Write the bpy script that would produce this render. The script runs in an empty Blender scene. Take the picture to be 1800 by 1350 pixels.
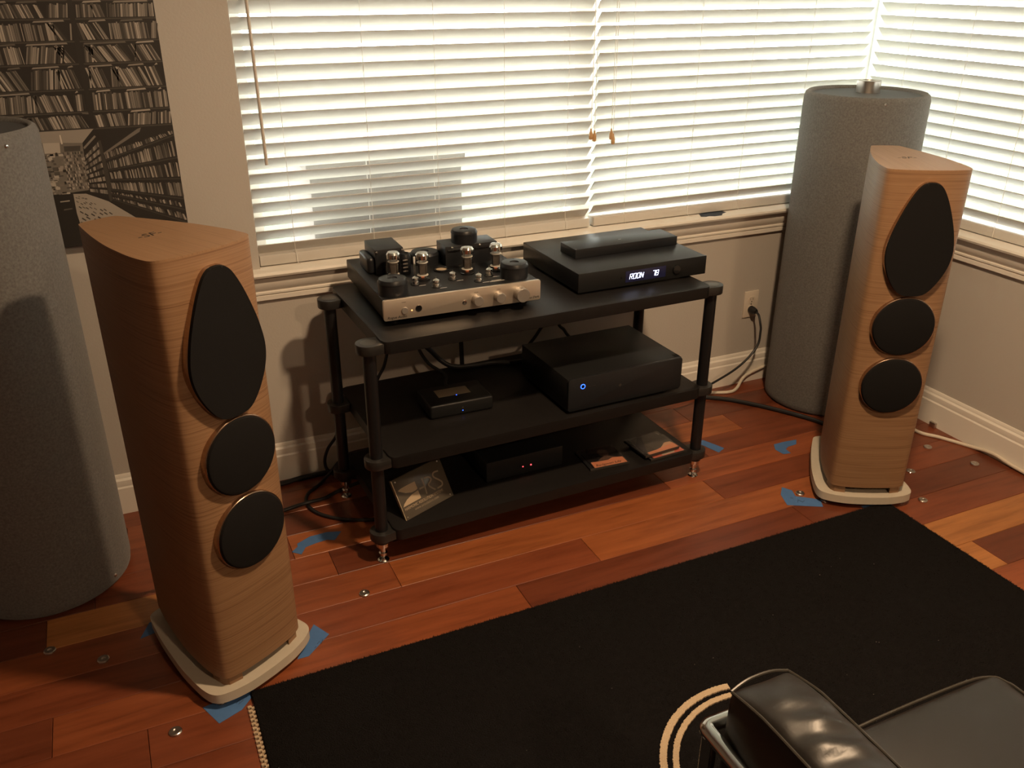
import bpy, bmesh, math, random
from mathutils import Vector, Matrix
random.seed(7)
S = bpy.context.scene
C = S.collection
R = math.radians
PI = math.pi

# ------------------------------------------------------------------ camera
cam_d = bpy.data.cameras.new('camera')
cam_d.sensor_width = 36.0
cam_d.lens = 1545.62 * 36.0 / 1800.0
cam_d.clip_start = 0.02
cam = bpy.data.objects.new('camera', cam_d)
C.objects.link(cam)
yaw, pitch, roll = 0.42838, 0.43709, 0.00239
fw = Vector((math.sin(yaw) * math.cos(pitch), math.cos(yaw) * math.cos(pitch), -math.sin(pitch)))
rt = Vector((math.cos(yaw), -math.sin(yaw), 0))
up = rt.cross(fw)
r2 = rt * math.cos(roll) + up * math.sin(roll)
u2 = up * math.cos(roll) - rt * math.sin(roll)
M = Matrix.Identity(4)
for i in range(3):
    M[i][0], M[i][1], M[i][2] = r2[i], u2[i], -fw[i]
M[0][3], M[1][3], M[2][3] = -2.75884, -2.72213, 1.59015
cam.matrix_world = M
S.camera = cam

# ------------------------------------------------------------------ world, exposure
SKY = 14.0
LAMP_A, LAMP_B = 60.0, 42.0
WARM = (1.0, 0.69, 0.42)
w = bpy.data.worlds.new('sky')
S.world = w
w.use_nodes = True
bg = w.node_tree.nodes['Background']
bg.inputs[0].default_value = (0.97, 1.0, 0.96, 1)
bg.inputs[1].default_value = SKY
vs = S.view_settings
vs.view_transform = 'Standard'
vs.look = 'None'
vs.exposure = 0.0
vs.gamma = 1.0
vs.use_curve_mapping = False

# ------------------------------------------------------------------ helpers
def link(o, parent=None):
    C.objects.link(o)
    if parent is not None:
        o.parent = parent
    return o

def ob(name, bm, mat, parent=None, loc=(0, 0, 0), rot=(0, 0, 0), smooth=True, ang=35):
    me = bpy.data.meshes.new(name)
    bmesh.ops.recalc_face_normals(bm, faces=bm.faces[:])
    bm.to_mesh(me)
    bm.free()
    if smooth:
        for p in me.polygons:
            p.use_smooth = True
        me.set_sharp_from_angle(angle=R(ang))
    if mat is not None:
        me.materials.append(mat)
    o = bpy.data.objects.new(name, me)
    o.location = loc
    o.rotation_euler = rot
    return link(o, parent)

def inst(name, src, parent=None, loc=(0, 0, 0), rot=(0, 0, 0)):
    o = bpy.data.objects.new(name, src.data)
    o.location = loc
    o.rotation_euler = rot
    return link(o, parent)

def thing(name, label, cat, loc=(0, 0, 0), rot=(0, 0, 0), group=None):
    o = bpy.data.objects.new(name, None)
    o.empty_display_size = 0.05
    o.location = loc
    o.rotation_euler = rot
    return tag(link(o), label, cat, group)

def tag(o, label, cat, group=None):
    o['label'] = label
    o['category'] = cat
    if group:
        o['group'] = group
    return o

def struct(o, label=None):
    o['kind'] = 'structure'
    if label:
        o['label'] = label
    return o

def nb():
    return bmesh.new()

def box(bm, x0, x1, y0, y1, z0, z1):
    v = [bm.verts.new(p) for p in ((x0, y0, z0), (x1, y0, z0), (x1, y1, z0), (x0, y1, z0),
                                   (x0, y0, z1), (x1, y0, z1), (x1, y1, z1), (x0, y1, z1))]
    for f in ((0, 3, 2, 1), (4, 5, 6, 7), (0, 1, 5, 4), (1, 2, 6, 5), (2, 3, 7, 6), (3, 0, 4, 7)):
        bm.faces.new([v[i] for i in f])
    return bm

def bbox(x0, x1, y0, y1, z0, z1):
    return box(nb(), x0, x1, y0, y1, z0, z1)

def rbox(x0, x1, y0, y1, z0, z1, bev=0.003, seg=2):
    bm = bbox(x0, x1, y0, y1, z0, z1)
    bmesh.ops.bevel(bm, geom=bm.edges[:], offset=bev, segments=seg, affect='EDGES', profile=0.5)
    return bm

def prism(bm, pts, z0, z1, bev=0.0, seg=2):
    lo = [bm.verts.new((x, y, z0)) for x, y in pts]
    hi = [bm.verts.new((x, y, z1)) for x, y in pts]
    n = len(pts)
    bm.faces.new(lo[::-1])
    bm.faces.new(hi)
    for i in range(n):
        j = (i + 1) % n
        bm.faces.new((lo[i], lo[j], hi[j], hi[i]))
    if bev > 0:
        bm.edges.ensure_lookup_table()
        s = set(lo), set(hi)
        ed = [e for e in bm.edges if (e.verts[0] in s[0] and e.verts[1] in s[0]) or (e.verts[0] in s[1] and e.verts[1] in s[1])]
        bmesh.ops.bevel(bm, geom=ed, offset=bev, segments=seg, affect='EDGES', profile=0.5)
    return bm

def lathe(bm, prof, seg=32, cx=0, cy=0, axis='z'):
    rings = []
    for r, z in prof:
        if r < 1e-6:
            pt = {'z': (cx, cy, z), 'y': (cx, z, cy)}[axis]
            rings.append([bm.verts.new(pt)])
        else:
            ring = []
            for k in range(seg):
                a = 2 * PI * k / seg
                c, s = r * math.cos(a), r * math.sin(a)
                ring.append(bm.verts.new((cx + c, cy + s, z) if axis == 'z' else (cx + c, z, cy + s)))
            rings.append(ring)
    for A, B in zip(rings, rings[1:]):
        for k in range(seg):
            j = (k + 1) % seg
            if len(A) == 1 and len(B) == 1:
                continue
            if len(A) == 1:
                bm.faces.new((A[0], B[k], B[j]))
            elif len(B) == 1:
                bm.faces.new((A[k], A[j], B[0]))
            else:
                bm.faces.new((A[k], A[j], B[j], B[k]))
    return bm

def crom(pts, n=8, closed=False):
    P = [Vector(p) for p in pts]
    out = []
    m = len(P)
    rng = range(m if closed else m - 1)
    for i in rng:
        if closed:
            p0, p1, p2, p3 = P[(i - 1) % m], P[i], P[(i + 1) % m], P[(i + 2) % m]
        else:
            p0, p1, p2, p3 = P[max(i - 1, 0)], P[i], P[i + 1], P[min(i + 2, m - 1)]
        for k in range(n):
            t = k / n
            out.append(0.5 * ((2 * p1) + (p2 - p0) * t + (2 * p0 - 5 * p1 + 4 * p2 - p3) * t * t + (3 * p1 - p0 - 3 * p2 + p3) * t ** 3))
    if not closed:
        out.append(P[-1])
    return out

def tube(bm, path, r, seg=10, closed=False):
    P = [Vector(p) for p in path]
    n = len(P)
    rings = []
    prev = None
    for i in range(n):
        if closed:
            t = P[(i + 1) % n] - P[(i - 1) % n]
        else:
            t = P[min(i + 1, n - 1)] - P[max(i - 1, 0)]
        t.normalize()
        if prev is None:
            a = Vector((0, 0, 1)) if abs(t.z) < 0.9 else Vector((1, 0, 0))
            nrm = t.cross(a).normalized()
        else:
            nrm = (prev - t * prev.dot(t)).normalized()
        prev = nrm
        b = t.cross(nrm)
        rings.append([bm.verts.new(P[i] + (nrm * math.cos(2 * PI * k / seg) + b * math.sin(2 * PI * k / seg)) * r) for k in range(seg)])
    for i in range(n if closed else n - 1):
        A, B = rings[i], rings[(i + 1) % n]
        for k in range(seg):
            j = (k + 1) % seg
            bm.faces.new((A[k], A[j], B[j], B[k]))
    if not closed:
        bm.faces.new(rings[0][::-1])
        bm.faces.new(rings[-1])
    return bm

def extrude_x(bm, prof, x0, x1):
    """profile of (y, z) swept along x"""
    A = [bm.verts.new((x0, y, z)) for y, z in prof]
    B = [bm.verts.new((x1, y, z)) for y, z in prof]
    n = len(prof)
    bm.faces.new(A)
    bm.faces.new(B[::-1])
    for i in range(n):
        j = (i + 1) % n
        bm.faces.new((A[i], A[j], B[j], B[i]))
    return bm

def poly(bm, pts3):
    return bm.faces.new([bm.verts.new(p) for p in pts3])

def mirror_outline(right, n=6):
    """right half (x>=0) of an outline, front to back -> closed, smoothed"""
    half = [(p.x, p.y) for p in crom([(x, y, 0) for x, y in right], n)]
    left = [(-x, y) for x, y in half[::-1] if x > 1e-5]
    return half + left

def text_ob(body, size, mat, parent, loc, rot=(0, 0, 0), shear=0.0, name='lettering', extrude=0.0002, align='LEFT', sx=1.0):
    cu = bpy.data.curves.new('t', 'FONT')
    cu.body = body
    cu.size = size
    cu.shear = shear
    cu.extrude = extrude
    cu.align_x = align
    cu.resolution_u = 3
    t = bpy.data.objects.new('t', cu)
    C.objects.link(t)
    dg = bpy.context.evaluated_depsgraph_get()
    me = bpy.data.meshes.new_from_object(t.evaluated_get(dg))
    bpy.data.objects.remove(t)
    me.materials.clear()
    me.materials.append(mat)
    o = bpy.data.objects.new(name, me)
    o.location = loc
    o.rotation_euler = rot
    o.scale = (sx, 1, 1)
    return link(o, parent)

# ------------------------------------------------------------------ materials
def mk(name):
    m = bpy.data.materials.new(name)
    m.use_nodes = True
    nt = m.node_tree
    return m, nt, nt.nodes['Principled BSDF']

def pm(name, col, rough=0.5, metal=0.0, coat=0.0, spec=0.5, noise=None, bump=None, emit=None, sheen=0.0):
    """noise=(scale, amount): gentle colour mottling; bump=(scale, strength, distance)"""
    m, nt, b = mk(name)
    b.inputs['Base Color'].default_value = (*col, 1)
    b.inputs['Roughness'].default_value = rough
    b.inputs['Metallic'].default_value = metal
    b.inputs['Coat Weight'].default_value = coat
    b.inputs['Specular IOR Level'].default_value = spec
    if sheen:
        b.inputs['Sheen Weight'].default_value = sheen
    tc = nt.nodes.new('ShaderNodeTexCoord')
    if noise:
        nz = nt.nodes.new('ShaderNodeTexNoise')
        nz.inputs['Scale'].default_value = noise[0]
        nz.inputs['Detail'].default_value = 4
        nt.links.new(tc.outputs['Object'], nz.inputs['Vector'])
        mx = nt.nodes.new('ShaderNodeMix')
        mx.data_type = 'RGBA'
        a = noise[1]
        mx.inputs[6].default_value = (*[c * (1 - a) for c in col], 1)
        mx.inputs[7].default_value = (*[min(1, c * (1 + a)) for c in col], 1)
        nt.links.new(nz.outputs['Fac'], mx.inputs[0])
        nt.links.new(mx.outputs[2], b.inputs['Base Color'])
    if bump:
        nz = nt.nodes.new('ShaderNodeTexNoise')
        nz.inputs['Scale'].default_value = bump[0]
        nz.inputs['Detail'].default_value = 3
        nt.links.new(tc.outputs['Object'], nz.inputs['Vector'])
        bp = nt.nodes.new('ShaderNodeBump')
        bp.inputs['Strength'].default_value = bump[1]
        bp.inputs['Distance'].default_value = bump[2]
        nt.links.new(nz.outputs['Fac'], bp.inputs['Height'])
        nt.links.new(bp.outputs['Normal'], b.inputs['Normal'])
    if emit:
        b.inputs['Emission Color'].default_value = (*emit[0], 1)
        b.inputs['Emission Strength'].default_value = emit[1]
    return m

def grain(name, stops, stretch, scale, rough, attr=None, coat=0.0, bumpk=0.15, distort=0.3):
    """wood grain: noise stretched over object coordinates"""
    m, nt, b = mk(name)
    tc = nt.nodes.new('ShaderNodeTexCoord')
    oi = nt.nodes.new('ShaderNodeObjectInfo')
    vm = nt.nodes.new('ShaderNodeVectorMath')
    vm.operation = 'MULTIPLY_ADD'
    vm.inputs[1].default_value = stretch
    mulr = nt.nodes.new('ShaderNodeVectorMath')
    mulr.operation = 'SCALE'
    mulr.inputs[0].default_value = (37.0, 19.0, 53.0)
    nt.links.new(oi.outputs['Random'], mulr.inputs['Scale'])
    nt.links.new(tc.outputs['Object'], vm.inputs[0])
    nt.links.new(mulr.outputs[0], vm.inputs[2])
    nz = nt.nodes.new('ShaderNodeTexNoise')
    nz.inputs['Scale'].default_value = scale
    nz.inputs['Detail'].default_value = 6
    nz.inputs['Roughness'].default_value = 0.62
    nz.inputs['Distortion'].default_value = distort
    nt.links.new(vm.outputs[0], nz.inputs['Vector'])
    cr = nt.nodes.new('ShaderNodeValToRGB')
    el = cr.color_ramp.elements
    el[0].position, el[0].color = stops[0][0], (*stops[0][1], 1)
    el[1].position, el[1].color = stops[-1][0], (*stops[-1][1], 1)
    for pos, col in stops[1:-1]:
        e = el.new(pos)
        e.color = (*col, 1)
    nt.links.new(nz.outputs['Fac'], cr.inputs['Fac'])
    out = cr.outputs['Color']
    if attr:
        at = nt.nodes.new('ShaderNodeAttribute')
        at.attribute_type = 'OBJECT'
        at.attribute_name = attr
        mx = nt.nodes.new('ShaderNodeMix')
        mx.data_type = 'RGBA'
        mx.blend_type = 'MULTIPLY'
        mx.inputs[0].default_value = 1.0
        nt.links.new(out, mx.inputs[6])
        nt.links.new(at.outputs['Color'], mx.inputs[7])
        out = mx.outputs[2]
    nt.links.new(out, b.inputs['Base Color'])
    b.inputs['Roughness'].default_value = rough
    b.inputs['Coat Weight'].default_value = coat
    b.inputs['Coat Roughness'].default_value = 0.2
    bp = nt.nodes.new('ShaderNodeBump')
    bp.inputs['Strength'].default_value = bumpk
    bp.inputs['Distance'].default_value = 0.001
    nt.links.new(nz.outputs['Fac'], bp.inputs['Height'])
    nt.links.new(bp.outputs['Normal'], b.inputs['Normal'])
    return m

def vcol(name, rough=0.55):
    m, nt, b = mk(name)
    at = nt.nodes.new('ShaderNodeVertexColor')
    at.layer_name = 'ink'
    nt.links.new(at.outputs['Color'], b.inputs['Base Color'])
    b.inputs['Roughness'].default_value = rough
    return m

def glassy(name, tint=(1, 1, 1), gloss=0.1, rough=0.02, edge=0.9):
    m = bpy.data.materials.new(name)
    m.use_nodes = True
    nt = m.node_tree
    nt.nodes.clear()
    o = nt.nodes.new('ShaderNodeOutputMaterial')
    t = nt.nodes.new('ShaderNodeBsdfTransparent')
    t.inputs[0].default_value = (*tint, 1)
    g = nt.nodes.new('ShaderNodeBsdfGlossy')
    g.inputs['Roughness'].default_value = rough
    lw = nt.nodes.new('ShaderNodeLayerWeight')
    lw.inputs['Blend'].default_value = 0.5
    pw = nt.nodes.new('ShaderNodeMath')
    pw.operation = 'POWER'
    pw.inputs[1].default_value = 5.0
    nt.links.new(lw.outputs['Facing'], pw.inputs[0])
    ad = nt.nodes.new('ShaderNodeMath')
    ad.operation = 'MULTIPLY_ADD'
    ad.inputs[1].default_value = edge
    ad.inputs[2].default_value = gloss
    ad.use_clamp = True
    nt.links.new(pw.outputs[0], ad.inputs[0])
    mx = nt.nodes.new('ShaderNodeMixShader')
    nt.links.new(ad.outputs[0], mx.inputs[0])
    nt.links.new(t.outputs[0], mx.inputs[1])
    nt.links.new(g.outputs[0], mx.inputs[2])
    nt.links.new(mx.outputs[0], o.inputs[0])
    return m

m_wall = pm('wall_paint', (0.47, 0.435, 0.39), 0.75, bump=(140, 0.25, 0.002), noise=(3, 0.03))
m_ceil = pm('ceiling_paint', (0.72, 0.70, 0.66), 0.8)
m_trim = pm('trim_paint', (0.74, 0.70, 0.63), 0.4)
m_slat = pm('blind_slat', (0.60, 0.575, 0.53), 0.42)
_nt = m_slat.node_tree
_tr = _nt.nodes.new('ShaderNodeBsdfTranslucent')
_tr.inputs[0].default_value = (0.9, 0.88, 0.82, 1)
_mx = _nt.nodes.new('ShaderNodeMixShader')
_mx.inputs[0].default_value = 0.03
_nt.links.new(_nt.nodes['Principled BSDF'].outputs[0], _mx.inputs[1])
_nt.links.new(_tr.outputs[0], _mx.inputs[2])
_nt.links.new(_mx.outputs[0], _nt.nodes['Material Output'].inputs[0])
m_cord = pm('blind_cord', (0.80, 0.78, 0.72), 0.7)
m_wand = pm('wand_plastic', (0.55, 0.48, 0.40), 0.3)
m_tassel = pm('tassel_wood', (0.50, 0.30, 0.14), 0.35)
m_frame = pm('window_vinyl', (0.75, 0.78, 0.76), 0.4)
m_sash = pm('sash_grey', (0.25, 0.28, 0.28), 0.5)
m_pane = glassy('window_pane', (0.97, 0.985, 0.975), 0.02)
m_plank = grain('floor_plank', [(0.25, (0.55, 0.48, 0.42)), (0.5, (0.95, 0.92, 0.9)), (0.75, (1.2, 1.22, 1.25))], (1.6, 16, 16), 2.0, 0.38, attr='tone', coat=0.12, bumpk=0.05)
m_sub = pm('subfloor', (0.03, 0.012, 0.006), 0.8)
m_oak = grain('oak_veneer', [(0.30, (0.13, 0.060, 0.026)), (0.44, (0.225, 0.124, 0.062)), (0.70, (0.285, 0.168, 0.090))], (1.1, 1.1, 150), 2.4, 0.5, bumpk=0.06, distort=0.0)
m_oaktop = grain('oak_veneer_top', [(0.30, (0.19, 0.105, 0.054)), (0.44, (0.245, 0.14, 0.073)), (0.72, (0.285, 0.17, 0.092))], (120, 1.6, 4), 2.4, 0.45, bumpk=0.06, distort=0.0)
m_grille = pm('grille_cloth', (0.0065, 0.006, 0.006), 0.9, bump=(900, 0.3, 0.001), spec=0.2)
m_ring = pm('grille_ring', (0.45, 0.33, 0.24), 0.25, metal=1.0)
m_rec = pm('black_recess', (0.012, 0.011, 0.010), 0.7)
m_plate = pm('speaker_base', (0.46, 0.41, 0.33), 0.55, noise=(60, 0.05))
m_chrome = pm('chrome', (0.75, 0.74, 0.72), 0.12, metal=1.0)
m_nickel = pm('brushed_nickel', (0.55, 0.50, 0.45), 0.3, metal=1.0)
m_tubecl = pm('grey_fabric', (0.125, 0.122, 0.116), 0.95, noise=(170, 0.55), bump=(420, 0.5, 0.002), sheen=0.15)
m_tubetop = pm('grey_board', (0.07, 0.075, 0.08), 0.6)
m_rack = pm('rack_board', (0.009, 0.008, 0.0078), 0.42, noise=(40, 0.2), spec=0.28)
m_rackm = pm('rack_tube', (0.007, 0.007, 0.008), 0.4)
m_brkt = pm('rack_bracket', (0.018, 0.017, 0.016), 0.36)
m_cap = pm('rack_cap', (0.09, 0.08, 0.07), 0.3, metal=0.6)
m_blk = pm('black_metal', (0.009, 0.0095, 0.010), 0.45, spec=0.35)
m_blk2 = pm('black_satin', (0.012, 0.013, 0.015), 0.36, spec=0.4)
m_blkg = pm('black_gloss', (0.008, 0.008, 0.009), 0.15)
m_alu = pm('brushed_aluminium', (0.70, 0.62, 0.52), 0.36, metal=0.85, bump=(300, 0.04, 0.0005))
m_knob = pm('knob_aluminium', (0.36, 0.33, 0.30), 0.45, metal=0.7)
m_glass = glassy('valve_glass', (0.98, 0.98, 0.97), 0.05, rough=0.08, edge=0.75)
m_getter = pm('valve_getter', (0.80, 0.78, 0.74), 0.08, metal=1.0)
m_anode = pm('valve_anode', (0.10, 0.085, 0.075), 0.4, metal=0.5)
m_mica = pm('valve_mica', (0.6, 0.56, 0.5), 0.3)
m_glow = pm('valve_glow', (0.3, 0.08, 0.03), 0.5, emit=((1, 0.25, 0.08), 0.35))
m_print = pm('white_print', (0.55, 0.53, 0.5), 0.6)
m_ink = pm('black_print', (0.02, 0.016, 0.012), 0.6)
m_led_o = pm('amber_led', (1, 0.4, 0.1), 0.4, emit=((1, 0.42, 0.12), 4))
m_led_r = pm('red_led', (1, 0.05, 0.05), 0.4, emit=((1, 0.05, 0.06), 5))
m_led_b = pm('blue_led', (0.05, 0.1, 1), 0.4, emit=((0.02, 0.10, 1), 5))
m_disp = pm('display_segments', (0.7, 0.75, 1), 0.4, emit=((0.66, 0.72, 1.0), 3.5))
m_dispg = pm('display_glass', (0.012, 0.012, 0.02), 0.25, emit=((0.12, 0.13, 0.5), 0.03))
m_cable = pm('black_cable', (0.008, 0.008, 0.009), 0.5)
m_wcable = pm('white_cable', (0.62, 0.55, 0.45), 0.5)
m_tape = pm('blue_tape', (0.055, 0.14, 0.32), 0.7, noise=(40, 0.12))
m_tapeg = pm('dark_blue_tape', (0.03, 0.04, 0.06), 0.7)
m_rug = pm('rug_pile', (0.0075, 0.0065, 0.0065), 0.95, noise=(60, 0.35), bump=(380, 0.9, 0.006), spec=0.1)
m_fibre = pm('rug_fibre', (0.009, 0.0075, 0.0075), 0.9, spec=0.1)
m_cream = pm('rug_cream', (0.50, 0.38, 0.25), 0.95, bump=(380, 0.9, 0.004))
m_leather = pm('black_leather', (0.013, 0.0115, 0.010), 0.40, bump=(260, 0.12, 0.001))
m_piping = pm('leather_piping', (0.03, 0.026, 0.02), 0.4)
m_outlet = pm('outlet_plastic', (0.68, 0.60, 0.50), 0.35)
m_slot = pm('outlet_slot', (0.05, 0.04, 0.03), 0.6)
m_canvas = pm('canvas_edge', (0.03, 0.027, 0.024), 0.7)
m_photo = vcol('poster_print', 0.5)
m_cover = vcol('cover_print', 0.3)
m_jewel = glassy('jewel_case', (0.95, 0.95, 0.95), 0.03, edge=0.5)
m_acrylic = pm('smoked_acrylic', (0.075, 0.063, 0.048), 0.14)
m_edgelight = pm('acrylic_edge_light', (0.75, 0.62, 0.42), 0.15, spec=0.8)  # pale colour for light caught along one acrylic edge
m_logo = pm('tan_print', (0.42, 0.32, 0.21), 0.5)
m_logo2 = pm('dim_tan_print', (0.24, 0.19, 0.13), 0.5)
m_grass = pm('lawn', (0.035, 0.05, 0.025), 0.9, noise=(4, 0.3))
m_out = pm('outdoor_grey', (0.17, 0.145, 0.13), 0.8, spec=0.1)
m_lint = pm('lint', (0.10, 0.09, 0.08), 0.9)
m_lens = pm('lamp_lens', (0.9, 0.85, 0.8), 0.5, emit=(WARM, 6))

# ------------------------------------------------------------------ room shell
XL, YF, H = -6.4, -7.0, 2.5
WX0 = -2.379           # left edge of the window opening in the back wall
WZ0, WZ1 = 0.735, 2.16  # opening height
WY1 = -1.9             # near edge of the right window
T = 0.15
bm = nb()
box(bm, XL - T, WX0, 0, T, 0, H)
box(bm, WX0, T, 0, T, 0, WZ0)
box(bm, WX0, T, 0, T, WZ1, H)
struct(ob('wall_back', bm, m_wall, smooth=False), 'grey beige textured wall below and beside the wide window')
bm = nb()
box(bm, 0, T, YF - T, 0, 0, WZ0)
box(bm, 0, T, YF - T, 0, WZ1, H)
box(bm, 0, T, YF - T, WY1, WZ0, WZ1)
struct(ob('wall_right', bm, m_wall, smooth=False), 'grey beige wall under the right hand window')
struct(ob('wall_left', bbox(XL - T, XL, YF - T, 0, 0, H), m_wall, smooth=False))
struct(ob('wall_front', bbox(XL, 0, YF - T, YF, 0, H), m_wall, smooth=False))
struct(ob('ceiling', bbox(XL - T, T, YF - T, T, H, H + 0.12), m_ceil, smooth=False))

floor = struct(ob('floor', bbox(XL - T, T, YF - T, T, -0.12, -0.019), m_sub, smooth=False), 'reddish hardwood plank floor')
DK, RD, MD, OR, TN = (0.13, 0.034, 0.014), (0.18, 0.047, 0.018), (0.23, 0.063, 0.022), (0.29, 0.088, 0.028), (0.37, 0.15, 0.045)
ROWH = 0.128
Y0 = -0.615
explicit = {  # row index k: [(x start, x end, tone)], row spans Y0-k*ROWH down to Y0-(k+1)*ROWH
    0: [(-6.4, -3.3, RD), (-3.3, -2.2, MD), (-2.2, -1.071, OR), (-1.071, 0.0, RD)],
    1: [(-6.4, -2.75, RD), (-2.75, -1.62, RD), (-1.62, -0.62, OR), (-0.62, 0.0, RD)],
    2: [(-6.4, -3.1, DK), (-3.1, -1.9, MD), (-1.9, -0.9, DK), (-0.9, 0.0, DK)],
    3: [(-6.4, -2.9, RD), (-2.9, -1.7, RD), (-1.7, -0.75, RD), (-0.75, 0.0, RD)],
    4: [(-6.4, -2.3, RD), (-2.3, -1.0, RD), (-1.0, 0.0, TN)],
    5: [(-6.4, -2.6, RD), (-2.6, -1.4, MD), (-1.4, -0.522, TN), (-0.522, 0.0, DK)],
    6: [(-6.4, -2.5, RD), (-2.5, -0.8, RD), (-0.8, 0.0, MD)],
    -1: [(-6.4, -3.12, DK), (-3.12, -2.55, TN), (-2.55, -2.35, MD), (-2.35, -1.2, DK), (-1.2, -0.45, MD), (-0.45, 0.0, RD)],
    -2: [(-6.4, -3.0, DK), (-3.0, -2.45, RD), (-2.45, -2.0, OR), (-2.0, -0.95, DK), (-0.95, 0.0, RD)],
    -3: [(-6.4, -2.7, RD), (-2.7, -1.5, DK), (-1.5, -0.7, OR), (-0.7, 0.0, RD)],
    -4: [(-6.4, -2.9, RD), (-2.9, -1.9, MD), (-1.9, -0.85, RD), (-0.85, 0.0, DK)],
    -5: [(-6.4, -2.5, RD), (-2.5, -1.2, RD), (-1.2, 0.0, RD)],
}
plank_n = 0
for k in range(-5, 50):
    ya, yb = Y0 - k * ROWH, Y0 - (k + 1) * ROWH
    ya, yb = min(ya, 0.0), max(yb, YF)
    if ya - yb < 0.01:
        continue
    row = explicit.get(k)
    if row is None:
        row, x = [], XL
        while x < -0.4:
            x2 = min(0.0, x + random.uniform(0.8, 1.7))
            if x2 > -0.4:
                x2 = 0.0
            row.append((x, x2, random.choice((DK, RD, RD, MD, OR))))
            x = x2
    for x0, x1, tone in row:
        L, Wd = x1 - x0, ya - yb
        g = 0.0006
        bm = nb()
        e = 0.0011
        lo = [bm.verts.new(p) for p in ((-L / 2 + g, -Wd / 2 + g, -0.018), (L / 2 - g, -Wd / 2 + g, -0.018), (L / 2 - g, Wd / 2 - g, -0.018), (-L / 2 + g, Wd / 2 - g, -0.018))]
        mi = [bm.verts.new((v.co.x, v.co.y, -e)) for v in lo]
        hi = [bm.verts.new((math.copysign(abs(v.co.x) - e, v.co.x), math.copysign(abs(v.co.y) - e, v.co.y), 0.0)) for v in lo]
        bm.faces.new(hi)
        for i in range(4):
            j = (i + 1) % 4
            bm.faces.new((lo[i], lo[j], mi[j], mi[i]))
            bm.faces.new((mi[i], mi[j], hi[j], hi[i]))
        o = ob('plank', bm, m_plank, floor, ((x0 + x1) / 2, (ya + yb) / 2, 0), smooth=False)
        f = random.uniform(0.9, 1.1)
        o['tone'] = [c * f for c in tone]
        plank_n += 1

# baseboards
def bb_prof(s):  # s: sign of wall normal offset along y (into the room is negative)
    return [(0, 0), (-0.016, 0), (-0.016, 0.092), (-0.0125, 0.0975), (-0.0135, 0.108), (-0.0125, 0.118), (-0.007, 0.1245), (-0.0065, 0.131), (-0.003, 0.1376), (0, 0.1376)]
bm = extrude_x(nb(), bb_prof(1), XL, 0.0)
struct(ob('baseboard_back', bm, m_trim, ang=25), 'cream painted moulded baseboard along the back wall')
bm = extrude_x(nb(), bb_prof(1), 0.0, -YF)
o = struct(ob('baseboard_right', bm, m_trim, rot=(0, 0, -PI / 2), ang=25), 'cream painted moulded baseboard along the right wall')

# stools and aprons under the windows
def stool_prof():
    return [(0.105, 0.735), (-0.043, 0.735), (-0.048, 0.737), (-0.051, 0.744), (-0.048, 0.751), (-0.043, 0.753), (0.105, 0.753)]
def apron_prof():
    return [(0, 0.6517), (-0.012, 0.6517), (-0.014, 0.654), (-0.014, 0.668), (-0.0105, 0.670), (-0.0105, 0.672), (-0.016, 0.674), (-0.016, 0.680), (-0.0125, 0.682), (-0.0125, 0.684),
            (-0.018, 0.690), (-0.024, 0.703), (-0.027, 0.716), (-0.027, 0.735), (0, 0.735)]
bm = extrude_x(nb(), stool_prof(), WX0 - 0.035, 0.0)
box(bm, 0.0, 0.105, 0.0, 0.105, 0.735, 0.753)
struct(ob('trim_1', bm, m_trim, ang=25), 'cream painted window stool along the back wall')
struct(ob('trim_2', extrude_x(nb(), apron_prof(), WX0 - 0.03, 0.0), m_trim, ang=20), 'grooved apron moulding under the back window')
bm = extrude_x(nb(), stool_prof(), 0.051, -WY1 + 0.03)
box(bm, 0.0, 0.051, 0.0, 0.105, 0.735, 0.753)
struct(ob('trim_3', bm, m_trim, rot=(0, 0, -PI / 2), ang=25), 'cream painted window stool along the right wall')
struct(ob('trim_4', extrude_x(nb(), apron_prof(), 0.027, -WY1 + 0.025), m_trim, rot=(0, 0, -PI / 2), ang=20), 'grooved apron moulding under the right window')

# windows: frame, sashes and panes
def window(name, label, a0, a1, axis, sides=(True, True)):
    """a0..a1 along the wall, built on the back wall (axis y) or turned for the right wall"""
    root = struct(link(bpy.data.objects.new(name, None)), label)
    if axis == 'x':
        root.rotation_euler = (0, 0, -PI / 2)
    y0, y1 = 0.085, 0.14
    z0, z1 = 0.753, WZ1
    bm = nb()
    fwid = 0.04
    box(bm, a0, a1, y0, y1, z0, z0 + 0.035)
    box(bm, a0, a1, y0, y1, z1 - fwid, z1)
    if sides[0]:
        box(bm, a0, a0 + fwid, y0, y1, z0 + 0.035, z1 - fwid)
    if sides[1]:
        box(bm, a1 - fwid, a1, y0, y1, z0 + 0.035, z1 - fwid)
    ob('window_frame', bm, m_frame, root, smooth=False)
    ob('pane', bbox(a0 + fwid * sides[0], a1 - fwid * sides[1], 0.110, 0.114, z0 + 0.035, z1 - fwid), m_pane, root, smooth=False)
    return root
window('window_1', 'wide left window pane behind white blinds', WX0, -1.205, 'y')
window('window_2', 'back window pane reaching the room corner behind white blinds', -1.205, 0.075, 'y')
window('window_3', 'right wall window behind white blinds', -0.075, -WY1, 'x')
bm = bbox(0.075, T, 0.085, T, 0.753, WZ1)
struct(ob('trim_5', bm, m_frame, smooth=False), 'pale corner post where the two windows meet')

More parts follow.
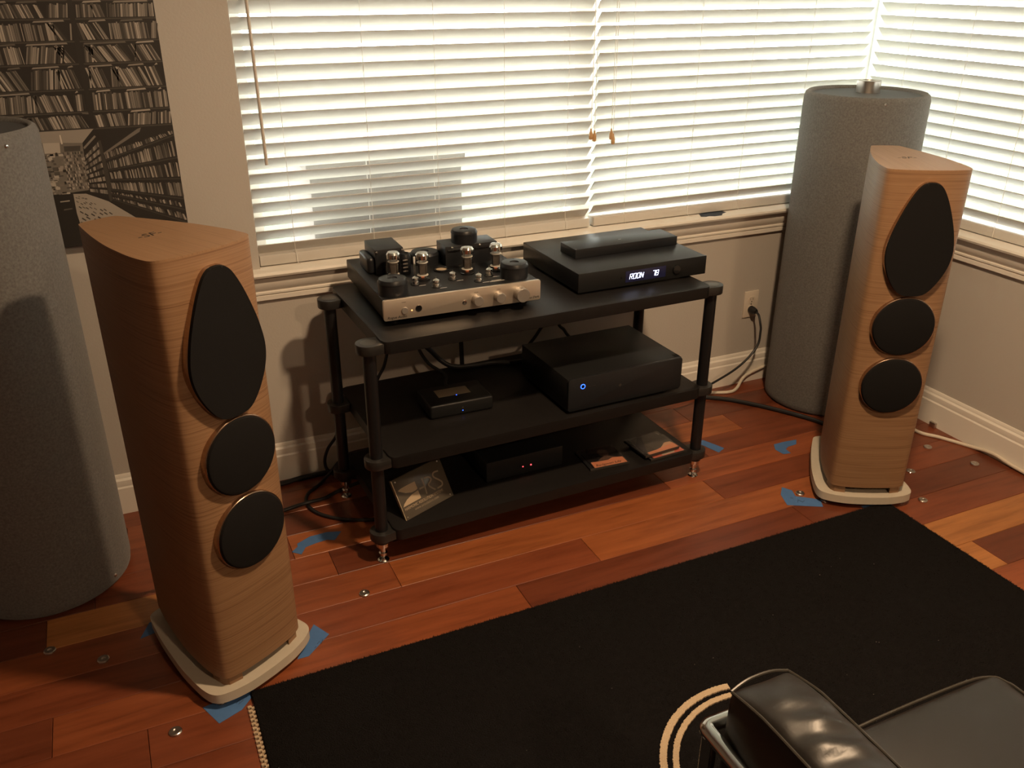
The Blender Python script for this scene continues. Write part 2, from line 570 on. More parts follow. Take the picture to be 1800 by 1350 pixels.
# ------------------------------------------------------------------ lights: two recessed ceiling lamps
def ceiling_lamp(x, y, power, label):
    t = thing('recessed_lamp', label, 'ceiling lamp', (x, y, H), group='recessed ceiling lamps')
    ob('trim_ring', lathe(nb(), [(0.075, -0.001), (0.095, -0.003), (0.098, 0.0), (0.07, 0.0), (0.075, -0.001)], 32), m_trim, t)
    ob('lens', lathe(nb(), [(0.0, -0.0015), (0.072, -0.0015)], 32), m_lens, t)
    ld = bpy.data.lights.new('lamp_light', 'AREA')
    ld.shape = 'DISK'
    ld.size = 0.15
    ld.energy = power
    ld.color = WARM
    lo = bpy.data.objects.new('lamp_light', ld)
    lo.location = (0, 0, -0.012)
    link(lo, t)
ceiling_lamp(-1.55, -1.75, LAMP_A, 'round recessed ceiling lamp above the rug')
ceiling_lamp(-1.6, -4.0, LAMP_B, 'round recessed ceiling lamp near the front wall')
# sampling portals in the window openings
for loc, rot, sx, sy in (((WX0 / 2, 0.16, (WZ0 + WZ1) / 2), (R(-90), 0, 0), -WX0 + 0.1, WZ1 - WZ0), ((0.16, WY1 / 2, (WZ0 + WZ1) / 2), (R(90), 0, R(90)), -WY1 + 0.1, WZ1 - WZ0)):
    pd = bpy.data.lights.new('window_portal', 'AREA')
    pd.shape = 'RECTANGLE'
    pd.size, pd.size_y = sx, sy
    pd.cycles.is_portal = True
    po = bpy.data.objects.new('window_portal', pd)
    po.location, po.rotation_euler = loc, rot
    link(po)

# ------------------------------------------------------------------ outdoors
o = ob('lawn', bbox(-14, 14, 0.4, 22, -0.6, -0.5), m_grass, smooth=False)
struct(o, 'green ground outside the windows')
o = ob('lawn', bbox(0.4, 14, -14, 0.4, -0.6, -0.5), m_grass, smooth=False)
struct(o, 'green ground outside the right window')
t = thing('stand_in_box', 'grey box added outside as a stand-in for a dim shape, shading the lower left blind', 'stand-in box', (-1.885, 0.215, -0.5))  # stand-in for an unidentified dim shape, set near the glass to shade the slats
ob('body', rbox(-0.275, 0.275, 0.0, 0.45, 0.10, 1.49, 0.02), m_out, t)
ob('lid', rbox(-0.285, 0.285, -0.01, 0.46, 1.49, 1.545, 0.015), m_out, t)
for sx in (-0.24, 0.24):
    for sy in (0.03, 0.41):
        ob('foot', bbox(sx - 0.025, sx + 0.025, sy - 0.02, sy + 0.03, 0, 0.1), m_out, t, smooth=False)

# ------------------------------------------------------------------ blinds
TILT = R(47)
def blind(label, a0, a1, zbase, pitch, cords, axis, rail_ends=(0, 0), wand=None, tassels=()):
    rz = 0 if axis == 'y' else -PI / 2
    root = thing('window_blind', label, 'blind', (0, 0, 0), (0, 0, rz), 'white slatted window blinds')
    yc, half = 0.035, 0.025
    n = int((2.10 - zbase) / pitch) + 1
    bm = bbox(-(a1 - a0) / 2, (a1 - a0) / 2, -half, half, -0.0014, 0.0014)
    bmesh.ops.bevel(bm, geom=bm.edges[:], offset=0.0009, segments=1, affect='EDGES')
    first = None
    for k in range(n):
        ze = zbase + k * pitch                      # height of the room-side edge
        zc = ze - half * math.sin(TILT)
        jit = random.uniform(-0.012, 0.012)
        loc = ((a0 + a1) / 2, yc, zc)
        if first is None:
            first = ob('slat', bm, m_slat, root, loc, (-TILT + jit, random.uniform(-0.0006, 0.0006), 0), smooth=False)
        else:
            inst('slat', first, root, loc, (-TILT + jit, random.uniform(-0.0006, 0.0006), 0))
    ob('bottom_rail', rbox(a0, a1, 0.012, 0.058, 0.7570, 0.789, 0.002), m_slat, root)
    ob('head_rail', rbox(a0, a1, 0.008, 0.062, 2.105, WZ1 - 0.001, 0.003), m_slat, root)
    ob('valance', rbox(a0, a1, -0.002, 0.006, 2.07, WZ1 - 0.001, 0.002), m_slat, root)
    for x in cords:
        for yy in (yc - half * math.cos(TILT) - 0.002, yc + half * math.cos(TILT) + 0.002):
            ob('ladder_cord', tube(nb(), [(x, yy, 0.78), (x, yy, 2.11)], 0.0008, 5), m_cord, root)
        ob('cord_end', tube(nb(), crom([(x, 0.010, 0.80), (x + 0.001, 0.009, 0.775), (x + 0.003, 0.006, 0.757), (x + 0.010, 0.002, 0.7555)], 4), 0.0009, 5), m_cord, root)
    if wand:
        ob('wand', tube(nb(), [(wand[0], -0.008, 2.08), (wand[0] + 0.004, -0.010, 1.6), (wand[0] + 0.009, -0.010, wand[1] + 0.02), (wand[0] + 0.009, -0.010, wand[1])], 0.0048, 8), m_wand, root)
    for x, z in tassels:
        c = ob('lift_cord', tube(nb(), [(x, -0.006, 2.08), (x, -0.008, z + 0.02)], 0.0011, 5), m_cord, root)
        ob('tassel', lathe(nb(), [(0, 0.022), (0.003, 0.022), (0.0035, 0.014), (0.0065, 0.006), (0.0075, -0.006), (0.006, -0.014), (0, -0.016)], 12), m_tassel, root, (x, -0.008, z))
    return root
blind('left blind on the back wall, with a brown tilt wand hanging at its left end', WX0 + 0.004, -1.203, 0.8225, 0.0437, (-2.262, -2.004, -1.776, -1.538, -1.302), 'y', wand=(-2.334, 1.071), tassels=((-1.223, 1.085), (-1.209, 1.078)))
blind('right blind on the back wall, running into the room corner', -1.186, 0.010, 0.8315, 0.0430, (-1.058, -0.782, -0.547, -0.283), 'y', tassels=((-1.134, 1.063), (-1.142, 1.080)))
blind('blind on the right wall behind the right speaker', 0.004, -WY1 - 0.004, 0.8335, 0.0441, (0.17, 0.43, 0.69, 0.95, 1.21, 1.5), 'x')

# ------------------------------------------------------------------ speakers
def speaker(label, plabel, loc, rz):
    t = thing('floor_speaker', label, 'speaker', loc, (0, 0, rz), 'pair of oak floor speakers')
    ol = mirror_outline([(0, -0.020), (0.05, -0.018), (0.085, -0.013), (0.106, -0.006), (0.1165, 0.004), (0.1205, 0.022), (0.1205, 0.06), (0.115, 0.105), (0.106, 0.16), (0.094, 0.21),
                         (0.080, 0.26), (0.064, 0.31), (0.050, 0.35), (0.044, 0.364), (0.030, 0.370), (0, 0.372)])
    ZB, ZT = 0.072, 1.0945
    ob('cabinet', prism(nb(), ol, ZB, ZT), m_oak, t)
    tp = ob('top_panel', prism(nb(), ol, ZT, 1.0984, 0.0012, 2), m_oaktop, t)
    text_ob('-SF-', 0.036, m_ink, tp, (-0.036, 0.155, 1.0985), (0, 0, 0), 0.25, 'logo', 0.0001)
    # teardrop grille over tweeter and midrange
    gr = [(0, 1.066), (0.018, 1.063), (0.036, 1.046), (0.058, 1.003), (0.079, 0.945), (0.090, 0.900), (0.0935, 0.868), (0.0905, 0.838), (0.080, 0.805), (0.061, 0.770), (0.040, 0.746), (0.020, 0.738), (0, 0.737)]
    go = mirror_outline(gr, 5)
    def xz_prism(pts, y0, y1, bev):
        bm = prism(nb(), pts, y0, y1, bev, 3)
        bmesh.ops.rotate(bm, verts=bm.verts[:], cent=(0, 0, 0), matrix=Matrix(((1, 0, 0), (0, 0, -1), (0, 1, 0))))
        for v in bm.verts:
            pass
        return bm
    def scaled(pts, s):
        cx, cz = 0, 0.895
        return [(cx + (x - cx) * (1 + s / 0.09), cz + (z - cz) * (1 + s / 0.165)) for x, z in pts]
    # prism() height h maps to y = -h
    ob('grille', xz_prism(go, 0.008, 0.037, 0.005), m_grille, t)
    ob('grille_ring', xz_prism(scaled(go, 0.0016), 0.008, 0.030, 0.0008), m_ring, t)
    for zc in (0.6375, 0.4435):
        g = ob('woofer_grille', lathe(nb(), [(0.0, -0.0375), (0.080, -0.037), (0.0875, -0.0345), (0.0905, -0.030), (0.0905, -0.006), (0, -0.006)], 64, 0, zc, 'y'), m_grille, t)
        ob('grille_ring', lathe(nb(), [(0.0880, -0.006), (0.0925, -0.006), (0.0928, -0.0285), (0.0918, -0.0298), (0.0902, -0.0302), (0.0880, -0.030), (0.0880, -0.006)], 64, 0, zc, 'y'), m_ring, g)
    # recessed plinth, wedge feet, base plate, spikes
    ob('plinth', prism(nb(), [(x * 0.80, 0.045 + y * 0.82) for x, y in ol], 0.0462, ZB), m_rec, t)
    for sx in (-1, 1):
        ob('cabinet_foot', prism(nb(), [(sx * 0.072, -0.008), (sx * 0.104, -0.0005), (sx * 0.113, 0.012), (sx * 0.114, 0.05), (sx * 0.09, 0.05), (sx * 0.078, 0.02)][::sx], 0.0462, ZB), m_oak, t)
        ob('cabinet_foot', prism(nb(), [(sx * 0.030, 0.345), (sx * 0.050, 0.33), (sx * 0.040, 0.362)][::sx], 0.0462, ZB), m_oak, t)
    po = mirror_outline([(0, -0.037), (0.06, -0.034), (0.105, -0.024), (0.136, -0.010), (0.149, 0.006), (0.153, 0.030), (0.150, 0.07), (0.139, 0.14), (0.122, 0.21), (0.104, 0.275), (0.084, 0.335), (0.072, 0.366), (0.060, 0.379), (0.03, 0.384), (0, 0.385)])
    b = ob('base_plate', prism(nb(), po, 0.0195, 0.046, 0.002, 2), m_plate, t)
    for x, y in ((-0.125, 0.012), (0.125, 0.012), (-0.06, 0.345), (0.06, 0.345)):
        ob('spike_foot', lathe(nb(), [(0, 0), (0.013, 0), (0.0135, 0.005), (0.004, 0.0075), (0.004, 0.012), (0.009, 0.014), (0.009, 0.0195), (0, 0.0195)], 20), m_chrome, b, (x, y, 0))
    # rear terminal plate with binding posts
    tpn = ob('terminal_plate', rbox(-0.035, 0.035, 0.369, 0.376, 0.17, 0.30, 0.002), m_blk, t)
    for x, z in ((-0.015, 0.21), (0.015, 0.21)):
        ob('binding_post', lathe(nb(), [(0, 0.374), (0.006, 0.374), (0.006, 0.392), (0, 0.392)], 12, x, z, 'y'), m_nickel, tpn)
    return t
speaker('oak floor speaker at left, in front of the record shop poster', None, (-2.6155, -0.9345, 0), 0.5254)
speaker('oak floor speaker at right, in front of the corner fabric column', None, (-0.6703, -0.9557, 0), -0.4625)

# ------------------------------------------------------------------ fabric columns (bass absorbers)
def column(label, loc, r, h, post=None, bolts=()):
    t = thing('fabric_column', label, 'acoustic column', loc, group='grey fabric acoustic columns')
    ob('fabric_wrap', lathe(nb(), [(r - 0.03, 0.0), (r - 0.012, 0.002), (r - 0.003, 0.010), (r, 0.03), (r, h * 0.5), (r, h - 0.02), (r - 0.004, h - 0.006), (r - 0.012, h), (r - 0.021, h - 0.004), (r - 0.025, h - 0.012)], 72), m_tubecl, t, ang=60)
    ob('top_disc', lathe(nb(), [(0, h - 0.011), (r - 0.024, h - 0.011), (r - 0.024, h - 0.02), (0, h - 0.02)], 64), m_tubetop, t)
    ob('base_disc', lathe(nb(), [(0, 0.0005), (r - 0.031, 0.0005), (r - 0.031, 0.01), (0, 0.01)], 64), m_rec, t)
    for a, z in bolts:
        d = Vector((math.cos(a), math.sin(a), 0))
        bm = lathe(nb(), [(0, 0.004), (0.003, 0.0035), (0.0052, 0.001), (0.0055, -0.001), (0, -0.001)], 14)
        o = ob('stud', bm, m_chrome, t, (d.x * (r + 0.0005), d.y * (r + 0.0005), z), (0, PI / 2, a))
    if post:
        px, py, pr, ph = post
        ob('metal_post', lathe(nb(), [(0, h - 0.011), (pr, h - 0.011), (pr, h - 0.011 + ph - 0.002), (pr - 0.002, h - 0.011 + ph), (pr * 0.6, h - 0.011 + ph), (pr * 0.55, h - 0.016 + ph), (0, h - 0.016 + ph)], 36, px, py), m_nickel, t)
    return t
column('tall grey fabric column in the room corner behind the right speaker', (-0.2265, -0.243, 0), 0.215, 1.209, (0.055, 0.052, 0.042, 0.042), ((R(-118), 1.19),))
column('tall grey fabric column at the left picture edge beside the left speaker', (-3.111, -0.265, 0), 0.218, 1.262, None, ((R(-45), 1.236), (R(-38), 0.035), (R(-130), 1.236)))

# ------------------------------------------------------------------ poster
px0, px1, pz0, pz1, pyf = -4.02, -2.572, 0.892, 1.96, -0.030
t = thing('wall_poster', 'black and white canvas photograph of a record shop on the back wall', 'poster', ((px0 + px1) / 2, 0, pz0))
OX, OZ = (px0 + px1) / 2, pz0
ob('canvas', bbox(px0 - OX, px1 - OX, -0.030, -0.001, 0, pz1 - OZ), m_canvas, t, smooth=False)
bm = nb()
ink = bm.loops.layers.float_color.new('ink')
lay = [0]
def ip(pts, col, z=0):
    y = -0.0303 - z * 0.00006
    f = poly(bm, [(x - OX, y, zz - OZ) for x, zz in pts])
    for l in f.loops:
        l[ink] = (*col, 1)
rnd = random.Random(3)
def sep(v):
    return (v * 1.0, v * 0.90, v * 0.78)
def records(x0, x1, zb, zt, layer=1, lean=None, dark=0.0, w=(0.0025, 0.0065)):
    x = x0
    lean = rnd.uniform(-0.25, 0.45) if lean is None else lean
    h = zt - zb
    while x < x1:
        ww = rnd.uniform(*w)
        if rnd.random() < 0.04:
            lean = rnd.uniform(-0.15, 0.55)
            x += 0.004
        v = rnd.choice((0.03, 0.05, 0.07, 0.10, 0.14, 0.20, 0.26, 0.32, 0.40)) * (1 - dark)
        top = zb + h * rnd.uniform(0.86, 1.0)
        dx = -lean * h
        xa, xb = x, min(x + ww * 0.85, x1)
        if xa + dx > px0 + 0.002 and xb < px1 - 0.001:
            ip([(xa, zb), (xb, zb), (xb + dx, top), (xa + dx, top)], sep(v), layer)
        x += ww
ip([(px0, pz0), (px1, pz0), (px1, pz1), (px0, pz1)], sep(0.022), 0)
zs = [1.207, 1.251, 1.308, 1.372, 1.427, 1.481, 1.525, 1.585, 1.645, 1.705, 1.765, 1.825, 1.885, 1.945]
for zb, zt in zip(zs, zs[1:]):
    ip([(px0, zb - 0.002), (px1, zb - 0.002), (px1, zb + 0.0015), (px0, zb + 0.0015)], sep(0.06), 1)
    for dv in (-2.773, -3.09, -3.40, -3.71):
        nx = {-2.773: px1, -3.09: -2.780, -3.40: -3.097, -3.71: -3.407}[dv]
        xs = dv + 0.008
        while xs < nx - 0.02:
            xe = min(nx - 0.004, xs + rnd.uniform(0.06, 0.12))
            records(xs + 0.002, xe, zb + 0.0035, zb + (zt - zb) * 0.86, 2)
            if rnd.random() < 0.7:
                xx = rnd.uniform(xs, xs + 0.03)
                hz = zb + (zt - zb) * 0.86
                ip([(xx, hz), (xe - 0.01, hz + 0.002), (xe - 0.012, hz + 0.006), (xx + 0.004, hz + 0.004)], sep(rnd.choice((0.12, 0.25, 0.36))), 3)
            xs = xe + 0.002
        ip([(dv - 0.006, zb), (dv + 0.006, zb), (dv + 0.006, zt), (dv - 0.006, zt)], sep(0.025), 4)
# the aisle below: ceiling, back shelves, stock, floor, bins
ip([(px0, 1.203), (-2.774, 1.207), (-2.808, 1.172), (-2.925, 1.180), (px0, 1.185)], sep(0.30), 2)
ip([(-2.86, 1.196), (-2.857, 1.196), (-2.856, 1.172), (-2.860, 1.172)], sep(0.6), 3)
ip([(px0, 1.185), (-2.925, 1.180), (-2.808, 1.172), (-2.815, 1.045), (-2.900, 1.040), (px0, 1.02)], sep(0.16), 2)
ip([(-2.904, 1.178), (-2.863, 1.176), (-2.866, 1.149), (-2.904, 1.150)], sep(0.42), 3)
ip([(-2.921, 1.175), (-2.905, 1.175), (-2.907, 1.149), (-2.921, 1.149)], sep(0.02), 3)
ip([(-2.855, 1.166), (-2.814, 1.165), (-2.817, 1.151), (-2.856, 1.152)], sep(0.06), 3)
for i in range(12):
    zb = 1.05 + i * 0.0085
    records(-2.862, -2.812, zb, zb + 0.0072, 4, 0.0, 0.0, (0.002, 0.005))
for i in range(150):
    x, z = rnd.uniform(-2.99, -2.868), rnd.uniform(1.03, 1.145)
    a, b2 = rnd.uniform(0.004, 0.014), rnd.uniform(0.003, 0.010)
    ip([(x, z), (x + a, z + rnd.uniform(-0.001, 0.001)), (x + a, z + b2), (x, z + b2)], sep(rnd.choice((0.03, 0.08, 0.18, 0.3, 0.42))), 5 + i % 3)
ip([(px0, 1.02), (-2.918, 1.039), (-2.861, 1.039), (-2.858, 0.982), (-2.850, 0.893), (px0, 0.893)], sep(0.02), 8)
ip([(-2.892, 1.018), (-2.868, 1.019), (-2.868, 1.022), (-2.892, 1.021)], sep(0.35), 9)
ip([(-2.888, 0.995), (-2.865, 0.997), (-2.866, 1.0), (-2.886, 0.999)], sep(0.10), 9)
ip([(-2.856, 1.038), (-2.824, 1.036), (-2.772, 1.010), (-2.700, 0.950), (-2.640, 0.893), (-2.848, 0.893), (-2.857, 0.985)], sep(0.33), 9)
for i in range(9):
    for j in range(7):
        f, g = (i + rnd.random() * 0.5) / 9, (j + rnd.random() * 0.4) / 7
        x = -2.848 + 0.02 * g * 4 * (0.3 + f) + 0.03 * f * 0
        x = -2.853 + (0.028 + 0.17 * f) * g
        z = 1.034 - 0.135 * f - 0.012 * g
        s = 0.3 + f
        if x < px1 - 0.03 and z > 0.9:
            ip([(x, z), (x + 0.012 * s, z - 0.010 * s), (x + 0.014 * s, z - 0.006 * s), (x + 0.003 * s, z + 0.004 * s)], sep(rnd.choice((0.03, 0.05, 0.12))), 10)
# receding shelves at the right
def small_rows():
    for q in range(11):
        x = -2.812
        while x < -2.770:
            f = (x + 2.812) / 0.044
            zt_ = 1.061 + (0.098 - q * 0.0165) * (0.75 + 0.40 * f)
            hh = 0.0105 * (0.75 + 0.40 * f)
            if zt_ < 1.16 + 0.045 * f and zt_ - hh > 1.012 - 0.02 * f + 0.02:
                v = rnd.choice((0.05, 0.10, 0.18, 0.27, 0.36))
                ip([(x, zt_ - hh), (x + 0.0026, zt_ - hh), (x + 0.0024, zt_), (x - 0.0003, zt_)], sep(v), 14)
            x += 0.0031
small_rows()
ip([(-2.768, 1.205), (px1, 1.205), (px1, 0.893), (-2.640, 0.893), (-2.700, 0.950), (-2.765, 1.008)], sep(0.022), 9)
lv_r = [1.204, 1.179, 1.117, 1.058, 1.000, 0.968, 0.930]
lv_l = [1.150, 1.122, 1.095, 1.069, 1.043, 1.030, 1.016]
for q in range(6):
    x = -2.760
    while x < px1 - 0.004:
        f = (x + 2.762) / 0.190
        ww = 0.0022 + 0.0040 * f * rnd.uniform(0.6, 1.3)
        zt_ = lv_l[q] + (lv_r[q] - lv_l[q]) * f - 0.006 - 0.006 * f
        zb_ = lv_l[q + 1] + (lv_r[q + 1] - lv_l[q + 1]) * f + 0.002 + 0.002 * f
        if zt_ - zb_ > 0.004 and rnd.random() > 0.08:
            v = rnd.choice((0.03, 0.06, 0.10, 0.18, 0.26, 0.34))
            d = rnd.uniform(0, 0.004) * (0.4 + f)
            ip([(x, zb_), (x + ww * 0.85, zb_), (x + ww * 0.85 - d, zt_ - rnd.uniform(0, 0.006)), (x - d, zt_ - rnd.uniform(0, 0.004))], sep(v), 11)
        x += ww
    ip([(-2.762, lv_l[q + 1] - 0.002), (px1, lv_r[q + 1] - 0.004), (px1, lv_r[q + 1]), (-2.762, lv_l[q + 1])], sep(0.05), 12)
ip([(-2.770, 1.174), (-2.762, 1.176), (-2.757, 1.076), (-2.762, 1.009), (-2.768, 1.009)], sep(0.05), 13)
ip([(-2.808, 1.160), (-2.775, 1.190), (-2.772, 1.186), (-2.806, 1.155)], sep(0.22), 13)
ip([(-2.762, 1.141), (-2.665, 1.200), (-2.655, 1.203), (-2.66, 1.192), (-2.762, 1.136)], sep(0.16), 13)
ob('print', bm, m_photo, t, smooth=False)

# ------------------------------------------------------------------ wall outlet and plug
t = thing('wall_outlet', 'cream double wall outlet beside the corner column', 'outlet', (-0.4317, 0, 0.3517))
ob('cover_plate', rbox(-0.035, 0.035, -0.006, 0.0, -0.057, 0.057, 0.002), m_outlet, t)
for zc in (0.0195, -0.0195):
    s = ob('socket', prism(nb(), [(0.0165 * math.cos(a), 0.0165 * math.sin(a)) if abs(math.sin(a)) < 0.85 else (0.0165 * math.cos(a), math.copysign(0.014, math.sin(a))) for a in [2 * PI * k / 28 for k in range(28)]], 0.0, 0.0015), m_outlet, t, (0, -0.006, zc), (PI / 2, 0, 0))
    if zc > 0:
        for x in (-0.006, 0.006):
            ob('slot', bbox(x - 0.0011, x + 0.0011, -0.0075, -0.007, zc - 0.002, zc + 0.007), m_slot, t, smooth=False)
        ob('slot', lathe(nb(), [(0, -0.0078), (0.0026, -0.0078), (0.0026, -0.007), (0, -0.007)], 12, 0, zc - 0.008, 'y'), m_slot, t)
ob('screw', lathe(nb(), [(0, -0.0075), (0.003, -0.007), (0.003, -0.006), (0, -0.006)], 12, 0, 0, 'y'), m_nickel, t)

t = thing('power_cable', 'black power cable plugged into the wall outlet', 'power cable', (-0.4317, -0.008, 0.330))
ob('plug', lathe(nb(), [(0, -0.036), (0.009, -0.035), (0.0125, -0.026), (0.0155, -0.012), (0.0155, 0.0), (0, 0)], 20, 0, 0, 'y'), m_cable, t)
ox, oy, oz = -0.4317, -0.008, 0.330
pth = [(-0.4317, -0.040, 0.330), (-0.433, -0.062, 0.322), (-0.436, -0.080, 0.295), (-0.437, -0.090, 0.262), (-0.456, -0.100, 0.199), (-0.541, -0.110, 0.134), (-0.678, -0.130, 0.094), (-0.85, -0.16, 0.07), (-1.0, -0.18, 0.09), (-1.1, -0.2, 0.2), (-1.25, -0.19, 0.38), (-1.3, -0.2, 0.42), (-1.32, -0.26, 0.43)]
ob('cord', tube(nb(), crom([(x - ox, y - oy, z - oz) for x, y, z in pth], 8), 0.0046, 10), m_cable, t)

# ------------------------------------------------------------------ equipment rack
RK = Vector((-2.20933, -0.59822, 0))
RYAW = 0.024
rack = thing('equipment_rack', 'black three shelf equipment rack with tube posts under the window', 'rack', RK, (0, 0, RYAW))
RW, RD_ = 1.128, 0.392
def rrect(x0, x1, y0, y1, r, n=5):
    out = []
    for cx, cy, a0 in ((x1 - r, y0 + r, -90), (x1 - r, y1 - r, 0), (x0 + r, y1 - r, 90), (x0 + r, y0 + r, 180)):
        for k in range(n + 1):
            a = R(a0 + 90 * k / n)
            out.append((cx + r * math.cos(a), cy + r * math.sin(a)))
    return out
ZS = (0.7075, 0.3585, 0.1145)
sh = None
for z in ZS:
    if sh is None:
        sh = ob('shelf', prism(nb(), rrect(0.030, RW - 0.026, -0.036, 0.478, 0.022), -0.036, 0.0, 0.0025, 2), m_rack, rack, (0, 0, z))
    else:
        inst('shelf', sh, rack, (0, 0, z))
br = None
for z in ZS:
    for px, py, a in ((0, 0, 0), (0, RD_, 0), (RW, 0, PI), (RW, RD_, PI)):
        if br is None:
            pts = [(0.035 * math.cos(R(q)), 0.035 * math.sin(R(q))) for q in range(90, 271, 15)] + [(0.034, -0.030), (0.034, 0.030)]
            pts = [p for p in pts]
            br = ob('bracket', prism(nb(), pts, -0.034, -0.006, 0.002, 2), m_brkt, rack, (px, py, z), (0, 0, a))
        else:
            inst('bracket', br, rack, (px, py, z), (0, 0, a))
for px, py in ((0, 0), (0, RD_), (RW, 0), (RW, RD_)):
    ob('post', lathe(nb(), [(0, 0.066), (0.0215, 0.066), (0.0215, 0.0805), (0.0185, 0.0806), (0.0185, 0.6735), (0, 0.6735)], 28), m_rackm, rack, (px, py, 0))
    ob('cap', lathe(nb(), [(0, 0.7020), (0.020, 0.7020), (0.0215, 0.7016), (0.0215, 0.7014)], 28), m_cap, rack, (px, py, 0))
    f = ob('foot', lathe(nb(), [(0, 0.0665), (0.019, 0.0665), (0.019, 0.052), (0.011, 0.046), (0.0085, 0.030), (0.0125, 0.028), (0.0125, 0.022), (0.0035, 0.006), (0, 0.005)], 20), m_chrome, rack, (px, py, 0))
    ob('foot_disc', lathe(nb(), [(0, 0.0), (0.0165, 0.0), (0.0175, 0.003), (0.013, 0.0062), (0, 0.0062)], 24), m_chrome, f)

# ------------------------------------------------------------------ valve amplifier
AZ = 0.7075
amp = thing('valve_amplifier', 'valve amplifier with a champagne front panel on the rack top', 'amplifier', (-2.1446, -0.5372, AZ), (0, 0, -0.0185))
ZP, ZTOP = 0.021, 0.079     # underside and top of the chassis above the shelf
ch = ob('chassis', rbox(0.003, 0.467, 0.0085, 0.423, ZP, ZTOP - 0.001, 0.0025), m_blk, amp)
fpn = ob('front_panel', prism(nb(), rrect(0, 0.470, 0, 0.060, 0.006, 4), 0.0, 0.009, 0.001, 2), m_alu, amp, (0, 0.009, ZP - 0.0005), (PI / 2, 0, 0))
for x, y in ((0.04, 0.05), (0.43, 0.05), (0.04, 0.38), (0.43, 0.38)):
    ob('foot', lathe(nb(), [(0, 0), (0.018, 0), (0.020, 0.018), (0.020, ZP), (0, ZP)], 20), m_blkg, amp, (x, y, 0))
def on_face(prof, x, z, mat, name):   # prof uses (radius, y) with y<0 toward the viewer
    return ob(name, lathe(nb(), prof, 32, x, z, 'y'), mat, amp)
zf = ZP + 0.027
on_face([(0, -0.004), (0.0088, -0.004), (0.0095, -0.003), (0.0095, 0.001), (0, 0.001)], 0.0595, ZP + 0.024, m_knob, 'power_button')
on_face([(0, -0.0012), (0.0016, -0.001), (0.0017, 0.0005), (0, 0.0005)], 0.080, ZP + 0.022, m_led_o, 'power_light')
on_face([(0.0065, -0.0012), (0.0095, -0.0012), (0.0100, 0.0003), (0.0065, 0.0003), (0.0065, -0.0012)], 0.0995, ZP + 0.0245, m_chrome, 'headphone_socket')
on_face([(0, -0.0006), (0.0066, -0.0006), (0.0066, 0.0004), (0, 0.0004)], 0.0995, ZP + 0.0245, m_blkg, 'socket_hole')
on_face([(0.0035, -0.0015), (0.0066, -0.0012), (0.0070, 0.0003), (0.0035, 0.0003), (0.0035, -0.0015)], 0.2345, ZP + 0.0225, m_chrome, 'sensor_ring')
on_face([(0, -0.0007), (0.0036, -0.0007), (0.0036, 0.0004), (0, 0.0004)], 0.2345, ZP + 0.0225, m_anode, 'sensor')
for x, r, d in ((0.270, 0.0145, 0.022), (0.338, 0.0145, 0.022), (0.405, 0.0205, 0.026)):
    on_face([(0, -d), (r - 0.0012, -d), (r, -d + 0.0015), (r + 0.0006, 0.0005), (0, 0.0005)], x, ZP + 0.0275, m_knob, 'knob')
text_ob('Rogue Audio', 0.0105, m_ink, amp, (0.0095, -0.0005, ZP + 0.0045), (PI / 2, 0, 0), 0.25)
text_ob('Cronus Dark', 0.0095, m_ink, amp, (0.4135, -0.0005, ZP + 0.0065), (PI / 2, 0, 0), 0.25)
for x in (0.052, 0.264, 0.332, 0.398):
    ob('mark', bbox(x, x + 0.012, -0.0004, 0.0004, ZP + 0.0475, ZP + 0.0483), m_ink, amp, smooth=False)
def can(x, y, z0, r, h, name='capacitor_can'):
    o = ob(name, lathe(nb(), [(r, z0), (r, z0 + h * 0.72), (r + 0.0008, z0 + h * 0.74), (r + 0.0008, z0 + h * 0.80), (r - 0.004, z0 + h * 0.985), (r - 0.006, z0 + h), (0.0135, z0 + h), (0.0125, z0 + h - 0.003), (0, z0 + h - 0.003)], 48, x, y), m_blk2, amp, ang=30)
    return o
can(0.046, 0.058, ZTOP - 0.0012, 0.0415, 0.045, 'transformer_can')
can(0.414, 0.064, ZTOP - 0.0012, 0.0405, 0.045, 'transformer_can')
# output valves
def valve(x, y, h=0.082):
    z = ZTOP
    v = ob('output_valve', lathe(nb(), [(0.0185, z + 0.004), (0.0225, z + 0.012), (0.0238, z + 0.024), (0.0236, z + 0.036), (0.0215, z + 0.048), (0.0202, z + 0.055), (0.0200, z + 0.066), (0.0198, z + h - 0.008), (0.0155, z + h - 0.002), (0.007, z + h), (0, z + h)], 32, x, y), m_glass, amp)
    ob('getter_cap', lathe(nb(), [(0.0197, z + h - 0.020), (0.0196, z + h - 0.0085), (0.0153, z + h - 0.0025), (0.007, z + h - 0.0006), (0, z + h - 0.0005)], 32, x, y), m_getter, v)
    ob('valve_socket', lathe(nb(), [(0.0215, z - 0.001), (0.0215, z + 0.003), (0.0180, z + 0.0045), (0, z + 0.0045)], 28, x, y), m_blkg, v)
    ob('anode', rbox(x - 0.0115, x + 0.0115, y - 0.0085, y + 0.0085, z + 0.016, z + 0.048, 0.003), m_anode, v)
    for zz in (0.013, 0.051):
        ob('mica_disc', lathe(nb(), [(0, z + zz), (0.0165, z + zz), (0.0165, z + zz + 0.001), (0, z + zz + 0.001)], 24, x, y), m_mica, v)
    for a in range(4):
        sx, sy = 0.0125 * math.cos(a * PI / 2 + 0.6), 0.0125 * math.sin(a * PI / 2 + 0.6)
        ob('support_rod', tube(nb(), [(x + sx, y + sy, z + 0.006), (x + sx, y + sy, z + 0.062)], 0.0007, 6), m_chrome, v)
    ob('heater', lathe(nb(), [(0, z + 0.006), (0.005, z + 0.006), (0.005, z + 0.012), (0, z + 0.012)], 12, x, y), m_glow, v)
